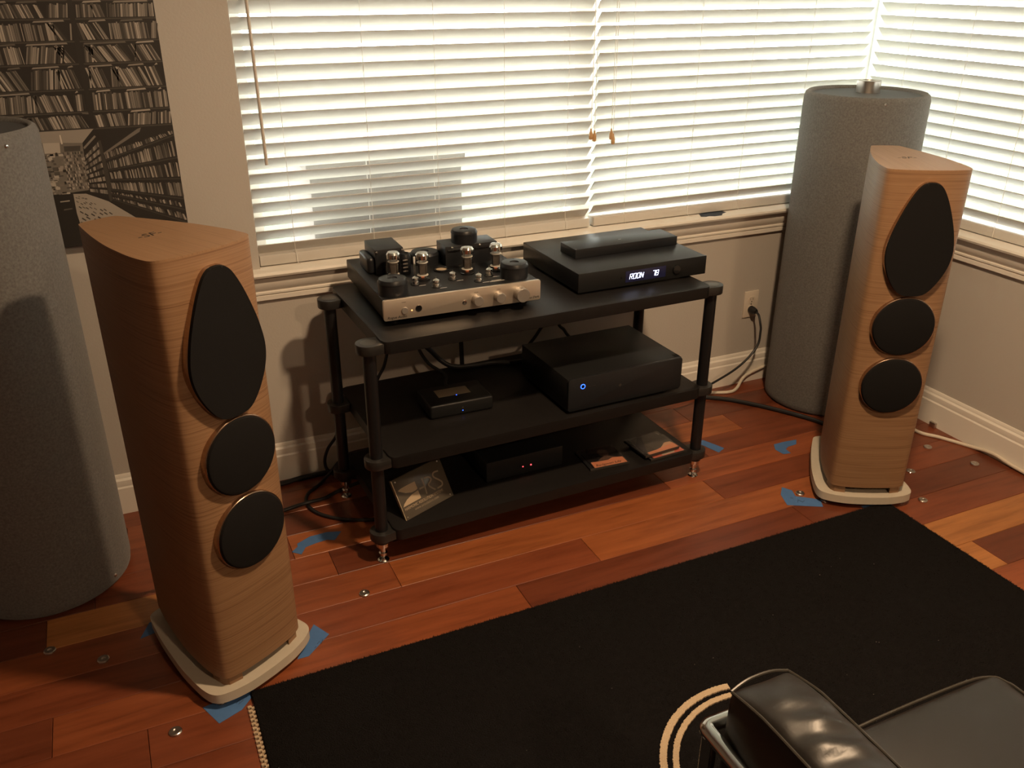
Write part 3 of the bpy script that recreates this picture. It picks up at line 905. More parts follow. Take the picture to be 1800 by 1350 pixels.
for x, y in ((0.085, 0.180), (0.160, 0.142), (0.299, 0.146), (0.388, 0.142)):
    valve(x, y)
# small signal valves
for x, y in ((0.125, 0.105), (0.173, 0.062), (0.239, 0.106), (0.302, 0.062), (0.349, 0.099)):
    z = ZTOP - 0.001
    v = ob('small_valve', lathe(nb(), [(0.0098, z + 0.001), (0.0100, z + 0.010), (0.0086, z + 0.0125), (0.0105, z + 0.016), (0.0098, z + 0.0210), (0.0058, z + 0.0240), (0.0012, z + 0.0255), (0.0009, z + 0.0295), (0, z + 0.030)], 20, x, y), m_getter, amp)
    ob('valve_socket', lathe(nb(), [(0.0135, z), (0.0135, z + 0.0018), (0.0095, z + 0.002), (0, z + 0.002)], 24, x, y), m_blkg, v)
    ob('valve_mark', bbox(x + 0.006, x + 0.026, y - 0.0175, y - 0.0155, z + 0.0008, z + 0.0012), m_print, v, smooth=False)
for k, (wd, yy) in enumerate(((0.030, 0.050), (0.046, 0.043))):
    ob('legend_mark', bbox(0.352 - wd / 2, 0.352 + wd / 2, yy - 0.0012, yy + 0.0012, ZTOP - 0.0002, ZTOP + 0.0003), m_print, amp, smooth=False)
# bias meter ring
mt = ob('bias_meter', lathe(nb(), [(0.017, ZTOP - 0.001), (0.024, ZTOP - 0.001), (0.0245, ZTOP + 0.003), (0.022, ZTOP + 0.0055), (0.0175, ZTOP + 0.004), (0.017, ZTOP - 0.001)], 36, 0.238, 0.204), m_blkg, amp)
ob('meter_face', lathe(nb(), [(0, ZTOP + 0.001), (0.0172, ZTOP + 0.001)], 32, 0.238, 0.204), m_logo, mt)
# left transformer: laminated core between two bell covers
tr = ob('mains_transformer', rbox(0.046, 0.132, 0.232, 0.352, ZTOP - 0.001, ZTOP + 0.074, 0.002), m_blk2, amp)
ob('bell_cover', rbox(0.024, 0.048, 0.240, 0.345, ZTOP - 0.001, ZTOP + 0.050, 0.010, 3), m_blk2, tr)
ob('bell_cover', rbox(0.130, 0.154, 0.262, 0.345, ZTOP - 0.001, ZTOP + 0.050, 0.010, 3), m_blk2, tr)
for x, y in ((0.051, 0.230), (0.051, 0.352), (0.127, 0.230)):
    ob('bolt', lathe(nb(), [(0, 0.0045), (0.0030, 0.0035), (0.0034, 0.0), (0, 0)], 12), m_chrome, tr, (x, y, ZTOP + 0.068), (PI / 2, 0, 0))
# smoothing capacitors beside it
can(0.133, 0.222, ZTOP - 0.001, 0.0165, 0.060)
can(0.063, 0.128, ZTOP - 0.001, 0.0125, 0.026)
ob('trim_tool', rbox(0.1500, 0.1560, 0.196, 0.200, ZTOP - 0.001, ZTOP + 0.052, 0.0008), m_print, amp)
for k in range(4):
    ob('solder_tag', rbox(0.120, 0.135, 0.2015, 0.2045, ZTOP + 0.008 + 0.011 * k, ZTOP + 0.012 + 0.011 * k, 0.0008), m_nickel, amp)
# toroid cover and right transformer with its round can on top
can(0.218, 0.300, ZTOP - 0.001, 0.044, 0.036, 'toroid_cover')
tr = ob('output_transformer', rbox(0.262, 0.430, 0.232, 0.315, ZTOP - 0.001, ZTOP + 0.060, 0.002), m_blk2, amp)
ob('lamination_rib', rbox(0.268, 0.424, 0.228, 0.233, ZTOP + 0.044, ZTOP + 0.050, 0.001), m_blkg, tr)
ob('top_can', lathe(nb(), [(0.040, ZTOP + 0.0595), (0.040, ZTOP + 0.088), (0.0408, ZTOP + 0.0885), (0.0408, ZTOP + 0.091), (0.0365, ZTOP + 0.0985), (0.0345, ZTOP + 0.0995), (0.0135, ZTOP + 0.0995), (0.0125, ZTOP + 0.0965), (0, ZTOP + 0.0965)], 48, 0.336, 0.268), m_blk2, tr, ang=30)
for x in (0.283, 0.372):
    ob('bolt', lathe(nb(), [(0, 0.0055), (0.0034, 0.004), (0.0038, 0.0), (0, 0)], 12), m_chrome, tr, (x, 0.2315, ZTOP + 0.055), (PI / 2, 0, 0))

# ------------------------------------------------------------------ streaming dac with lit display
dac = thing('streaming_dac', 'black slim hi-fi unit with a lit blue white display on the rack top', 'hi-fi unit', (-1.530, -0.512, AZ), (0, 0, 0.012))
DW, DD = 0.466, 0.385
ob('case', rbox(0, DW, 0.003, DD, 0.008, 0.0665, 0.003), m_blk2, dac)
fcp = ob('front_panel', rbox(-0.001, DW + 0.001, 0.0, 0.008, 0.0065, 0.0670, 0.0022), m_blk, dac)
for x, y in ((0.04, 0.04), (DW - 0.04, 0.04), (0.04, DD - 0.04), (DW - 0.04, DD - 0.04)):
    ob('foot', lathe(nb(), [(0, 0), (0.018, 0), (0.019, 0.0085), (0, 0.0085)], 20), m_blkg, dac, (x, y, 0))
ob('display_window', rbox(0.165, 0.312, -0.0006, 0.0004, 0.018, 0.054, 0.0002), m_dispg, dac)
# segment glyphs: unit cell 1 wide, 2 tall, slanted
SEG = {'a': ((0, 2), (1, 2)), 'b': ((1, 2), (1, 1)), 'c': ((1, 1), (1, 0)), 'd': ((0, 0), (1, 0)), 'e': ((0, 0), (0, 1)), 'f': ((0, 1), (0, 2)), 'g': ((0, 1), (1, 1)),
       'k': ((0.45, 1), (1, 0)), 'n1': ((0.1, 1.9), (0.5, 1.1)), 'n2': ((0.5, 0.9), (0.9, 0.1))}
GL = {'R': 'a b e f g k', 'O': 'a b c d e f', 'N': 'b c e f n1 n2', '7': 'a b c', '8': 'a b c d e f g'}
def glyph(chx, x, z, wd, hh):
    bm = nb()
    tw = 0.00072
    for sname in GL[chx].split():
        (xa, za), (xb, zb) = SEG[sname]
        A = Vector((x + xa * wd + za * hh * 0.09, 0, z + za * hh / 2))
        B = Vector((x + xb * wd + zb * hh * 0.09, 0, z + zb * hh / 2))
        d = (B - A).normalized()
        n = Vector((-d.z, 0, d.x)) * tw
        A, B = A - d * tw * 0.4, B + d * tw * 0.4
        fs = [A + n, B + n, B - n, A - n]
        lo = [bm.verts.new((p.x, -0.0006, p.z)) for p in fs]
        hi = [bm.verts.new((p.x, -0.0011, p.z)) for p in fs]
        bm.faces.new(lo); bm.faces.new(hi)
        for i in range(4):
            bm.faces.new((lo[i], lo[(i + 1) % 4], hi[(i + 1) % 4], hi[i]))
    return ob('digit', bm, m_disp, dac, smooth=False)
for i, chx in enumerate('ROON'):
    glyph(chx, 0.1790 + i * 0.0132, 0.0275, 0.0088, 0.0160)
for i, chx in enumerate('78'):
    glyph(chx, 0.2620 + i * 0.0122, 0.0275, 0.0085, 0.0160)
ob('dial', lathe(nb(), [(0, -0.006), (0.013, -0.006), (0.0145, -0.004), (0.0145, 0.001), (0, 0.001)], 36, 0.352, 0.036, 'y'), m_blkg, dac)
ob('sensor', lathe(nb(), [(0, -0.0008), (0.003, -0.0008), (0.003, 0.0005), (0, 0.0005)], 16, 0.150, 0.036, 'y'), m_blkg, dac)

t = thing('slim_box', 'slim black box lying on top of the unit with the lit display', 'hi-fi box', (-1.468, -0.372, AZ + 0.0670), (0, 0, 0.015))
ob('case', rbox(0, 0.385, 0, 0.100, 0.0, 0.0305, 0.0025), m_blk2, t)
ob('logo_mark', bbox(0.185, 0.196, 0.046, 0.0475, 0.0304, 0.0308), m_print, t, smooth=False)
for x, y in ((0.004, 0.004), (0.381, 0.004)):
    ob('edge_stud', lathe(nb(), [(0, 0.0312), (0.0015, 0.0308), (0.0015, 0.030), (0, 0.030)], 10, x, y), m_nickel, t)

# ------------------------------------------------------------------ middle shelf
MZ = 0.3585
cdp = thing('amplifier_box', 'large black hi-fi component with a glowing blue ring on the middle shelf', 'hi-fi unit', (-1.602, -0.600, MZ), (0, 0, 0.022))
ob('case', rbox(0, 0.418, 0.004, 0.318, 0.010, 0.1165, 0.0025), m_blk, cdp)
ob('front_panel', prism(nb(), rrect(0, 0.418, 0, 0.1085, 0.010, 4), 0, 0.010, 0.0015, 2), m_blk2, cdp, (0, 0.008, 0.009), (PI / 2, 0, 0))
for x, y in ((0.04, 0.05), (0.378, 0.05), (0.04, 0.28), (0.378, 0.28)):
    ob('foot', lathe(nb(), [(0, 0), (0.018, 0), (0.020, 0.010), (0, 0.010)], 20), m_blkg, cdp, (x, y, 0))
ob('power_ring', lathe(nb(), [(0.0062, -0.0032), (0.0082, -0.0032), (0.0082, -0.0015), (0.0062, -0.0015), (0.0062, -0.0032)], 32, 0.050, 0.088, 'y'), m_led_b, cdp)
ob('power_button', lathe(nb(), [(0, -0.0034), (0.0058, -0.0034), (0.0060, -0.0015), (0, -0.0015)], 24, 0.050, 0.088, 'y'), m_blkg, cdp)
ob('emblem', lathe(nb(), [(0, -0.0026), (0.005, -0.0026), (0.005, -0.0015), (0, -0.0015)], 20, 0.185, 0.066, 'y'), m_cap, cdp)
for x, wd in ((0.070, 0.010), (0.083, 0.012)):
    ob('panel_mark', bbox(x, x + wd, -0.0024, -0.0018, 0.083, 0.0838), m_cap, cdp, smooth=False)
ob('trim_strip', bbox(0.185, 0.285, -0.0004, 0.002, 0.1160, 0.1172), m_cap, cdp, smooth=False)
for k in range(4):
    ob('vent_fin', rbox(0.398 + 0.005 * k, 0.4005 + 0.005 * k, 0.012, 0.032, 0.112, 0.1180, 0.0006), m_blkg, cdp)

t = thing('network_box', 'small black box with a pale top panel on the middle shelf', 'network box', (-1.998, -0.464, MZ), (0, 0, -0.02))
ob('case', rbox(0, 0.205, 0, 0.135, 0.003, 0.046, 0.006, 3), m_blk, t)
ob('top_panel', rbox(0.045, 0.150, 0.052, 0.104, 0.0455, 0.0466, 0.0004), m_logo2, t)
ob('base', rbox(0.008, 0.197, 0.006, 0.129, 0, 0.0035, 0.001), m_blkg, t)
ob('status_light', lathe(nb(), [(0, -0.0008), (0.0014, -0.0008), (0.0014, 0.0005), (0, 0.0005)], 10, 0.104, 0.016, 'y'), m_led_b, t)
ob('emblem', lathe(nb(), [(0, -0.0006), (0.003, -0.0006), (0.003, 0.0005), (0, 0.0005)], 14, 0.104, 0.026, 'y'), m_cap, t)
ob('status_light', lathe(nb(), [(0, 0.0472), (0.0015, 0.0471), (0.0015, 0.046), (0, 0.046)], 10, 0.102, 0.050), m_led_b, t)

# ------------------------------------------------------------------ bottom shelf
LZ = 0.1145
t = thing('power_supply', 'black unit with two small red lights on the bottom shelf', 'power supply', (-1.830, -0.500, LZ), (0, 0, 0.02))
ob('case', rbox(0, 0.270, 0.003, 0.230, 0.006, 0.072, 0.003), m_blk, t)
ob('front_panel', rbox(-0.002, 0.272, 0.0, 0.006, 0.004, 0.073, 0.002), m_blk2, t)
for x, y in ((0.03, 0.03), (0.24, 0.03), (0.03, 0.2), (0.24, 0.2)):
    ob('foot', lathe(nb(), [(0, 0), (0.012, 0), (0.012, 0.0065), (0, 0.0065)], 16), m_blkg, t, (x, y, 0))
for x, r in ((0.1265, 0.0019), (0.1555, 0.0025)):
    ob('red_light', lathe(nb(), [(0, -0.0012), (r, -0.0008), (r, 0.0005), (0, 0.0005)], 12, x, 0.031, 'y'), m_led_r, t)

# acrylic plaque
pq = thing('acrylic_plaque', 'clear acrylic plaque with a tan winged logo leaning on the bottom shelf', 'plaque', (-2.130, -0.597, LZ + 0.0005), (-0.503, 0, 0.405))
PW, PH = 0.193, 0.128
ob('front_sheet', rbox(0, PW, 0, 0.006, 0, PH, 0.0008), m_acrylic, pq)
ob('back_sheet', rbox(0, PW, 0.0085, 0.0145, 0.004, PH, 0.0008), m_acrylic, pq)
ob('painted_edge_light', rbox(-0.0012, 0.0, 0.0004, 0.0050, 0.001, PH - 0.001, 0.0003), m_edgelight, pq)  # bright left edge: the light on it is painted as a pale strip
ob('rear_prop', prism(nb(), [(0.075, 0.0145), (0.118, 0.0145), (0.118, 0.068), (0.075, 0.068)], 0.0, 0.004), m_acrylic, pq, (0, 0, 0), (0.503 * 0, 0, 0))
for x, z in ((0.0075, 0.0081), (0.1812, 0.0086), (0.1800, 0.1200), (0.0096, 0.1195)):
    ob('screw', lathe(nb(), [(0, -0.0016), (0.0022, -0.0012), (0.0025, 0.0), (0, 0.0)], 12, x, z, 'y'), m_nickel, pq)
bm = nb()
def pface(bm, pts, y=-0.0003):
    lo = [bm.verts.new((x, 0.0002, z)) for x, z in pts]
    hi = [bm.verts.new((x, y, z)) for x, z in pts]
    bm.faces.new(lo); bm.faces.new(hi)
    for i in range(len(pts)):
        j = (i + 1) % len(pts)
        bm.faces.new((lo[i], lo[j], hi[j], hi[i]))
pface(bm, [(0.0759, 0.0957), (0.0764, 0.0725), (0.0700, 0.0698), (0.0524, 0.0697), (0.0312, 0.0765), (0.0103, 0.0895), (0.0088, 0.0925), (0.0205, 0.0950), (0.0486, 0.0960)])
pface(bm, [(0.0760, 0.0668), (0.0767, 0.0432), (0.0742, 0.0414), (0.0058, 0.0408), (0.0119, 0.0480), (0.0270, 0.0566), (0.0498, 0.0640)])
ob('wing_logo', bm, m_logo, pq, smooth=False)
def ribbon(pts, wd):
    P = crom([(x, 0, z) for x, z in pts], 6)
    bm = nb()
    rows = []
    for i, p in enumerate(P):
        d = (P[min(i + 1, len(P) - 1)] - P[max(i - 1, 0)]).normalized()
        n = Vector((-d.z, 0, d.x)) * wd / 2
        rows.append([bm.verts.new((p + s * n) + Vector((0, y, 0))) for s, y in ((1, 0.0002), (1, -0.0003), (-1, -0.0003), (-1, 0.0002))])
    for A, B in zip(rows, rows[1:]):
        for k in range(4):
            bm.faces.new((A[k], A[(k + 1) % 4], B[(k + 1) % 4], B[k]))
    return bm
ob('letter_stroke', ribbon([(0.1036, 0.0945), (0.1037, 0.0677), (0.1014, 0.0442)], 0.0050), m_logo2, pq, smooth=False)
ob('letter_stroke', ribbon([(0.0824, 0.0679), (0.1037, 0.0677)], 0.0050), m_logo2, pq, smooth=False)
ob('letter_stroke', ribbon([(0.1110, 0.0906), (0.1287, 0.0880), (0.1351, 0.0795), (0.1275, 0.0720), (0.1205, 0.0690), (0.1199, 0.0621), (0.1263, 0.0538), (0.1370, 0.0430)], 0.0050), m_logo2, pq, smooth=False)
ob('letter_stroke', ribbon([(0.1710, 0.0912), (0.1544, 0.0930), (0.1465, 0.0878), (0.1485, 0.0784), (0.1625, 0.0646), (0.1695, 0.0545), (0.1651, 0.0455), (0.1454, 0.0440)], 0.0050), m_logo2, pq, smooth=False)
text_ob('HARMONIC RESOLUTION SYSTEMS', 0.0122, m_logo, pq, (0.0080, -0.0002, 0.0278), (PI / 2, 0, 0), sx=0.80)
text_ob('www.avisolation.com', 0.0115, m_logo2, pq, (0.0408, -0.0002, 0.0160), (PI / 2, 0, 0), sx=0.98)

# CD cases
def cd_case(label, loc, rz, prints, text=None):
    t = thing('cd_case', label, 'CD case', loc, (0, 0, rz), 'CD cases on the bottom shelf')
    Wc, Dc, Hc = 0.142, 0.125, 0.0102
    ob('tray', rbox(-Wc / 2, Wc / 2, -Dc / 2, Dc / 2, 0, 0.0060, 0.0006), m_blkg, t)
    bm = nb()
    lay = bm.loops.layers.float_color.new('ink')
    for k, (pts, col) in enumerate(prints):
        f = poly(bm, [(-Wc / 2 + 0.014 + u * (Wc - 0.016), -Dc / 2 + 0.002 + v * (Dc - 0.004), 0.0070 + k * 0.00004) for u, v in pts])
        for l in f.loops:
            l[lay] = (*col, 1)
    b = ob('booklet', bm, m_cover, t, smooth=False)
    if text:
        text_ob(text, 0.0175, m_ink, b, (-Wc / 2 + 0.026, -Dc / 2 + 0.010, 0.00735), (0, 0, 0.02), 0.3, 'handwriting', 0.00003, sx=1.0)
    ob('clear_lid', rbox(-Wc / 2, Wc / 2, -Dc / 2, Dc / 2, 0.0082, Hc, 0.0005), m_jewel, t)
    ob('case_edge', rbox(-Wc / 2, Wc / 2, -Dc / 2 - 0.0004, -Dc / 2 + 0.0012, 0.0006, Hc - 0.0006, 0.0003), m_cap, t)
    ob('hinge_spine', rbox(-Wc / 2 - 0.0002, -Wc / 2 + 0.011, -Dc / 2 + 0.003, Dc / 2 - 0.003, 0.0061, 0.0079, 0.0004), m_blk2, t)
    return t
full = [(0, 0), (1, 0), (1, 1), (0, 1)]
def blob(cx, cy, rx, ry, n=18):
    return [(cx + rx * math.cos(2 * PI * k / n), cy + ry * math.sin(2 * PI * k / n)) for k in range(n)]
SALM = (0.62, 0.24, 0.13)
cd_case('CD case with a dark portrait over an orange band with handwriting', (-1.4185, -0.5120, LZ), -0.06,
        [(full, (0.012, 0.011, 0.012)), ([(0.22, 0.30), (0.92, 0.30), (0.72, 0.46), (0.62, 0.52), (0.50, 0.50), (0.36, 0.42)], (0.10, 0.060, 0.045)),
         (blob(0.58, 0.70, 0.15, 0.21), (0.085, 0.052, 0.042)), ([(0.03, 0.02), (0.98, 0.02), (0.98, 0.33), (0.70, 0.38), (0.55, 0.30), (0.30, 0.30), (0.05, 0.33)], SALM)], 'Redgwen Lily')
cd_case('lower CD case of the pair, orange and red cover half covered', (-1.2100, -0.5310, LZ), 0.05,
        [(full, (0.05, 0.04, 0.04)), ([(0, 0), (1, 0), (1, 0.45), (0, 0.35)], (0.58, 0.15, 0.10)), ([(0.3, 0.05), (0.7, 0.05), (0.75, 0.15), (0.35, 0.18)], (0.5, 0.4, 0.3))])
cd_case('upper CD case of the pair, grey cover with an orange corner', (-1.2270, -0.5180, LZ + 0.0103), 0.08,
        [(full, (0.055, 0.048, 0.042)), ([(0.0, 0.0), (0.42, 0.95), (0.30, 0.98), (0.0, 0.6)], (0.02, 0.02, 0.025)), ([(0.05, 0.0), (1, 0.0), (1, 0.30), (0.75, 0.36), (0.62, 0.22), (0.40, 0.16), (0.05, 0.14)], SALM),
         ([(0.55, 0.20), (0.98, 0.26), (0.98, 0.36), (0.80, 0.38)], (0.55, 0.33, 0.2)), ([(0.93, 0.80), (0.97, 0.86), (0.95, 0.94), (0.90, 0.97), (0.93, 0.90)], (0.3, 0.28, 0.24))])

# ------------------------------------------------------------------ cables
def cable(label, pts, r, mat=m_cable, name='cable', cat='cable', group=None):
    o = ob(name, tube(nb(), crom(pts, 8), r, 10), mat)
    return tag(o, label, cat, group)
cable('thick black cable on the floor running from the rack to the right speaker', [(-1.25, -0.12, 0.009), (-0.95, -0.045, 0.009), (-0.77, -0.05, 0.009), (-0.64, -0.115, 0.009), (-0.531, -0.235, 0.009), (-0.425, -0.405, 0.009), (-0.395, -0.50, 0.009), (-0.425, -0.57, 0.03), (-0.470, -0.585, 0.12), (-0.487, -0.573, 0.207)], 0.0085)
cable('white cable along the back baseboard beside the outlet', [(-1.15, -0.07, 0.0065), (-0.85, -0.045, 0.0065), (-0.66, -0.052, 0.0065), (-0.56, -0.082, 0.0065), (-0.51, -0.072, 0.010), (-0.44, -0.028, 0.032), (-0.36, -0.0235, 0.055), (-0.28, -0.0235, 0.063), (-0.12, -0.0235, 0.05), (-0.03, -0.0235, 0.03)], 0.0065, m_wcable)
cable('white cable along the right baseboard behind the right speaker', [(-0.026, -0.30, 0.0065), (-0.06, -0.50, 0.0065), (-0.115, -0.655, 0.0065), (-0.075, -0.735, 0.0065), (-0.030, -0.83, 0.0065), (-0.024, -0.92, 0.02), (-0.0235, -1.02, 0.012), (-0.0235, -1.3, 0.0065)], 0.0065, m_wcable)
cable('black cable looping up the baseboard behind the left rack post', [(-2.19, -0.13, 0.34), (-2.20, -0.10, 0.24), (-2.206, -0.075, 0.165), (-2.238, -0.065, 0.113), (-2.252, -0.060, 0.061), (-2.240, -0.070, 0.025), (-2.19, -0.10, 0.008), (-2.05, -0.16, 0.006)], 0.0055)
cable('black cable lying in a wide loop on the floor left of the rack', [(-2.10, -0.10, 0.10), (-2.18, -0.07, 0.075), (-2.245, -0.075, 0.02), (-2.286, -0.105, 0.006), (-2.335, -0.150, 0.006), (-2.352, -0.208, 0.006), (-2.331, -0.280, 0.006), (-2.272, -0.342, 0.006), (-2.195, -0.382, 0.006), (-2.09, -0.40, 0.006), (-1.95, -0.36, 0.006)], 0.0058)
cable('black cable crossing the floor from the left speaker toward the rack', [(-2.80, -0.57, 0.22), (-2.78, -0.52, 0.10), (-2.70, -0.38, 0.007), (-2.55, -0.25, 0.007), (-2.418, -0.218, 0.008), (-2.352, -0.222, 0.0185), (-2.292, -0.205, 0.010), (-2.226, -0.172, 0.008), (-2.130, -0.165, 0.020), (-1.95, -0.15, 0.022)], 0.0062)
cable('black cable running along the foot of the back baseboard', [(-2.75, -0.060, 0.009), (-2.52, -0.050, 0.009), (-2.40, -0.052, 0.009), (-2.31, -0.042, 0.009), (-2.0, -0.045, 0.009), (-1.6, -0.05, 0.009)], 0.0085)
cable('black cable curving down behind the rack under the amplifier corner', [(-2.02, -0.098, 0.745), (-2.01, -0.088, 0.62), (-2.005, -0.085, 0.50), (-2.025, -0.085, 0.40), (-2.06, -0.085, 0.33), (-2.08, -0.09, 0.2), (-2.09, -0.1, 0.05)], 0.0055)
cable('black braided cable sagging behind the small box on the middle shelf', [(-1.95, -0.098, 0.75), (-1.93, -0.088, 0.55), (-1.91, -0.095, 0.45), (-1.885, -0.13, 0.395), (-1.85, -0.19, 0.373), (-1.87, -0.25, 0.368), (-1.88, -0.30, 0.378), (-1.885, -0.325, 0.382)], 0.0058)
cable('thick black cable slanting down under the amplifier', [(-1.93, -0.105, 0.75), (-1.905, -0.095, 0.50), (-1.86, -0.11, 0.42), (-1.81, -0.135, 0.375), (-1.74, -0.150, 0.3675), (-1.66, -0.155, 0.3675), (-1.60, -0.18, 0.3675), (-1.52, -0.20, 0.375), (-1.45, -0.24, 0.40), (-1.44, -0.275, 0.41)], 0.0085)
cable('black cable hanging straight down behind the rack middle', [(-1.755, -0.100, 0.75), (-1.750, -0.085, 0.50), (-1.745, -0.082, 0.30), (-1.75, -0.09, 0.1), (-1.72, -0.12, 0.01)], 0.0078)
cable('black cable slanting left behind the component with the blue ring', [(-1.40, -0.115, 0.735), (-1.41, -0.088, 0.50), (-1.455, -0.088, 0.42), (-1.52, -0.088, 0.33), (-1.55, -0.09, 0.15)], 0.0060)
cable('black cable slanting right behind the component with the blue ring', [(-1.38, -0.115, 0.735), (-1.375, -0.088, 0.47), (-1.345, -0.088, 0.41), (-1.30, -0.088, 0.33), (-1.27, -0.09, 0.12)], 0.0060)

# ------------------------------------------------------------------ floor discs, tape, small bits
def disc(label, x, y, r=0.0145):
    t = thing('spike_disc', label, 'metal disc', (x, y, 0), group='metal spike discs on the floor')
    ob('disc', lathe(nb(), [(0, 0), (r * 0.95, 0), (r, 0.0015), (r, 0.0045), (r * 0.86, 0.006), (r * 0.40, 0.006), (r * 0.30, 0.0045), (0, 0.0035)], 28), m_nickel, t)
    ob('rim', lathe(nb(), [(r * 0.99, 0.0016), (r * 1.03, 0.0022), (r * 1.03, 0.0030), (r * 0.99, 0.0036)], 28), m_chrome, t)
for x, y, lb in ((-2.306, -0.731, 'round metal disc on the floor in front of the rack left foot'), (-3.110, -0.622, 'round metal disc on the floor before the left fabric column'),
                 (-2.985, -0.713, 'dark metal disc on the floor left of the left speaker'), (-2.841, -1.037, 'metal disc on the floor nearest the bottom left picture corner'),
                 (-0.115, -0.924, 'metal disc on the floor farthest right near the baseboard'), (-0.170, -0.765, 'metal disc on the floor beside the white cable at right'),
                 (-0.365, -0.868, 'metal disc right beside the right speaker base'), (-0.477, -1.024, 'metal disc on the floor by the rug far right corner'),
                 (-0.822, -0.822, 'metal disc on the floor by the left corner of the right speaker base')):
    disc(lb, x, y)

def tape(label, pts, marks=()):
    t = thing('tape_piece', label, 'tape', (pts[0][0], pts[0][1], 0), group='blue tape pieces on the floor')
    x0, y0 = pts[0]
    ob('strip', prism(nb(), [(x - x0, y - y0) for x, y in pts], 0.0002, 0.0009), m_tape, t, smooth=False)
    for m in marks:
        ob('pen_mark', tube(nb(), [(x - x0, y - y0, 0.0011) for x, y in m], 0.0006, 5), m_ink, t)
tape('crooked blue tape strip on the floor behind the left speaker', [(-2.452, -0.448), (-2.428, -0.472), (-2.408, -0.440), (-2.375, -0.432), (-2.340, -0.428), (-2.318, -0.440), (-2.288, -0.402), (-2.33, -0.388), (-2.385, -0.390), (-2.428, -0.412), (-2.430, -0.428)])
tape('blue tape under the front corner of the left speaker base', [(-2.775, -0.985), (-2.746, -1.052), (-2.690, -1.030), (-2.655, -0.990), (-2.655, -0.965), (-2.72, -0.975)], (((-2.70, -1.005), (-2.69, -0.995), (-2.695, -1.01), (-2.682, -1.0)),))
tape('blue tape at the right corner of the left speaker base', [(-2.466, -0.800), (-2.438, -0.855), (-2.505, -0.915), (-2.535, -0.915), (-2.50, -0.86), (-2.48, -0.82)], (((-2.475, -0.88), (-2.468, -0.872), (-2.466, -0.885), (-2.458, -0.868)), ((-2.485, -0.893), (-2.480, -0.888))))
tape('torn blue tape left of the left speaker base', [(-2.868, -0.610), (-2.895, -0.668), (-2.870, -0.662), (-2.852, -0.658), (-2.842, -0.62), (-2.85, -0.608)])
tape('short blue tape strip on the floor right of the rack', [(-0.912, -0.372), (-0.896, -0.376), (-0.862, -0.459), (-0.900, -0.478), (-0.925, -0.40)])
tape('bent blue tape behind the right speaker base', [(-0.676, -0.512), (-0.62, -0.512), (-0.574, -0.517), (-0.598, -0.545), (-0.640, -0.548), (-0.660, -0.560), (-0.662, -0.590), (-0.692, -0.585), (-0.697, -0.545)])
tape('L shaped blue tape left of the right speaker base', [(-0.850, -0.764), (-0.832, -0.794), (-0.846, -0.828), (-0.785, -0.878), (-0.807, -0.917), (-0.908, -0.860), (-0.885, -0.80)], (((-0.865, -0.862), (-0.855, -0.85), (-0.85, -0.868), (-0.838, -0.862)), ((-0.87, -0.83), (-0.862, -0.836))))
tape('blue tape between the right speaker base and the rug corner', [(-0.690, -0.965), (-0.570, -0.990), (-0.588, -0.999), (-0.690, -0.990)])
o = tag(ob('sill_tape', prism(nb(), [(-0.700, 0.050), (-0.718, 0.012), (-0.700, 0.004), (-0.683, 0.008), (-0.665, -0.002), (-0.632, -0.002), (-0.612, 0.020), (-0.588, 0.030), (-0.592, 0.052), (-0.630, 0.056), (-0.645, 0.064)], 0.7532, 0.7540), m_tapeg, None, (-0.02, -0.034, 0), smooth=False), 'torn dark tape patch on the window stool', 'tape')
o = tag(ob('cable_clip', rbox(-0.030, -0.0165, -0.668, -0.640, 0.0, 0.022, 0.003), m_nickel), 'small grey metal clip at the foot of the right baseboard', 'clip')

# ------------------------------------------------------------------ rug
RX0, RX1, RY1, RY0 = -2.662, -0.606, -0.990, -3.3
rug = thing('rug', 'black pile rug with cream rings in front of the rack', 'rug', ((RX0 + RX1) / 2, RY1, 0))
ox, oy = (RX0 + RX1) / 2, RY1
ob('pile', rbox(RX0 - ox, RX1 - ox, RY0 - oy, 0, 0.0, 0.012, 0.004, 2), m_rug, rug)
# loose fibres over the visible surface and edges
bm = nb()
rr = random.Random(5)
def fibre(x, y, z, dx, dy, dz):
    wv = Vector((-dy, dx, 0))
    if wv.length < 1e-5:
        wv = Vector((1, 0, 0))
    wv = wv.normalized() * 0.0009
    p = Vector((x, y, z))
    bm.faces.new([bm.verts.new(p - wv), bm.verts.new(p + wv), bm.verts.new(p + Vector((dx, dy, dz)))])
for i in range(26000):
    x, y = rr.uniform(RX0, RX1), RY1 - abs(rr.triangular(0, 1.75, 0.0))
    fibre(x - ox, y - oy, 0.0115, rr.uniform(-0.004, 0.004), rr.uniform(-0.004, 0.004), rr.uniform(0.002, 0.006))
for i in range(5000):
    x = rr.uniform(RX0, RX1)
    fibre(x - ox, -0.002, rr.uniform(0.003, 0.011), rr.uniform(-0.003, 0.003), rr.uniform(0.002, 0.007), rr.uniform(-0.001, 0.004))
    y = RY1 - rr.uniform(0, 1.4)
    fibre(RX1 - ox - 0.002, y - oy, rr.uniform(0.003, 0.011), rr.uniform(0.002, 0.006), rr.uniform(-0.003, 0.003), rr.uniform(-0.001, 0.004))
o = ob('pile_fibres', bm, m_fibre, rug, smooth=False)
o['kind'] = 'stuff'
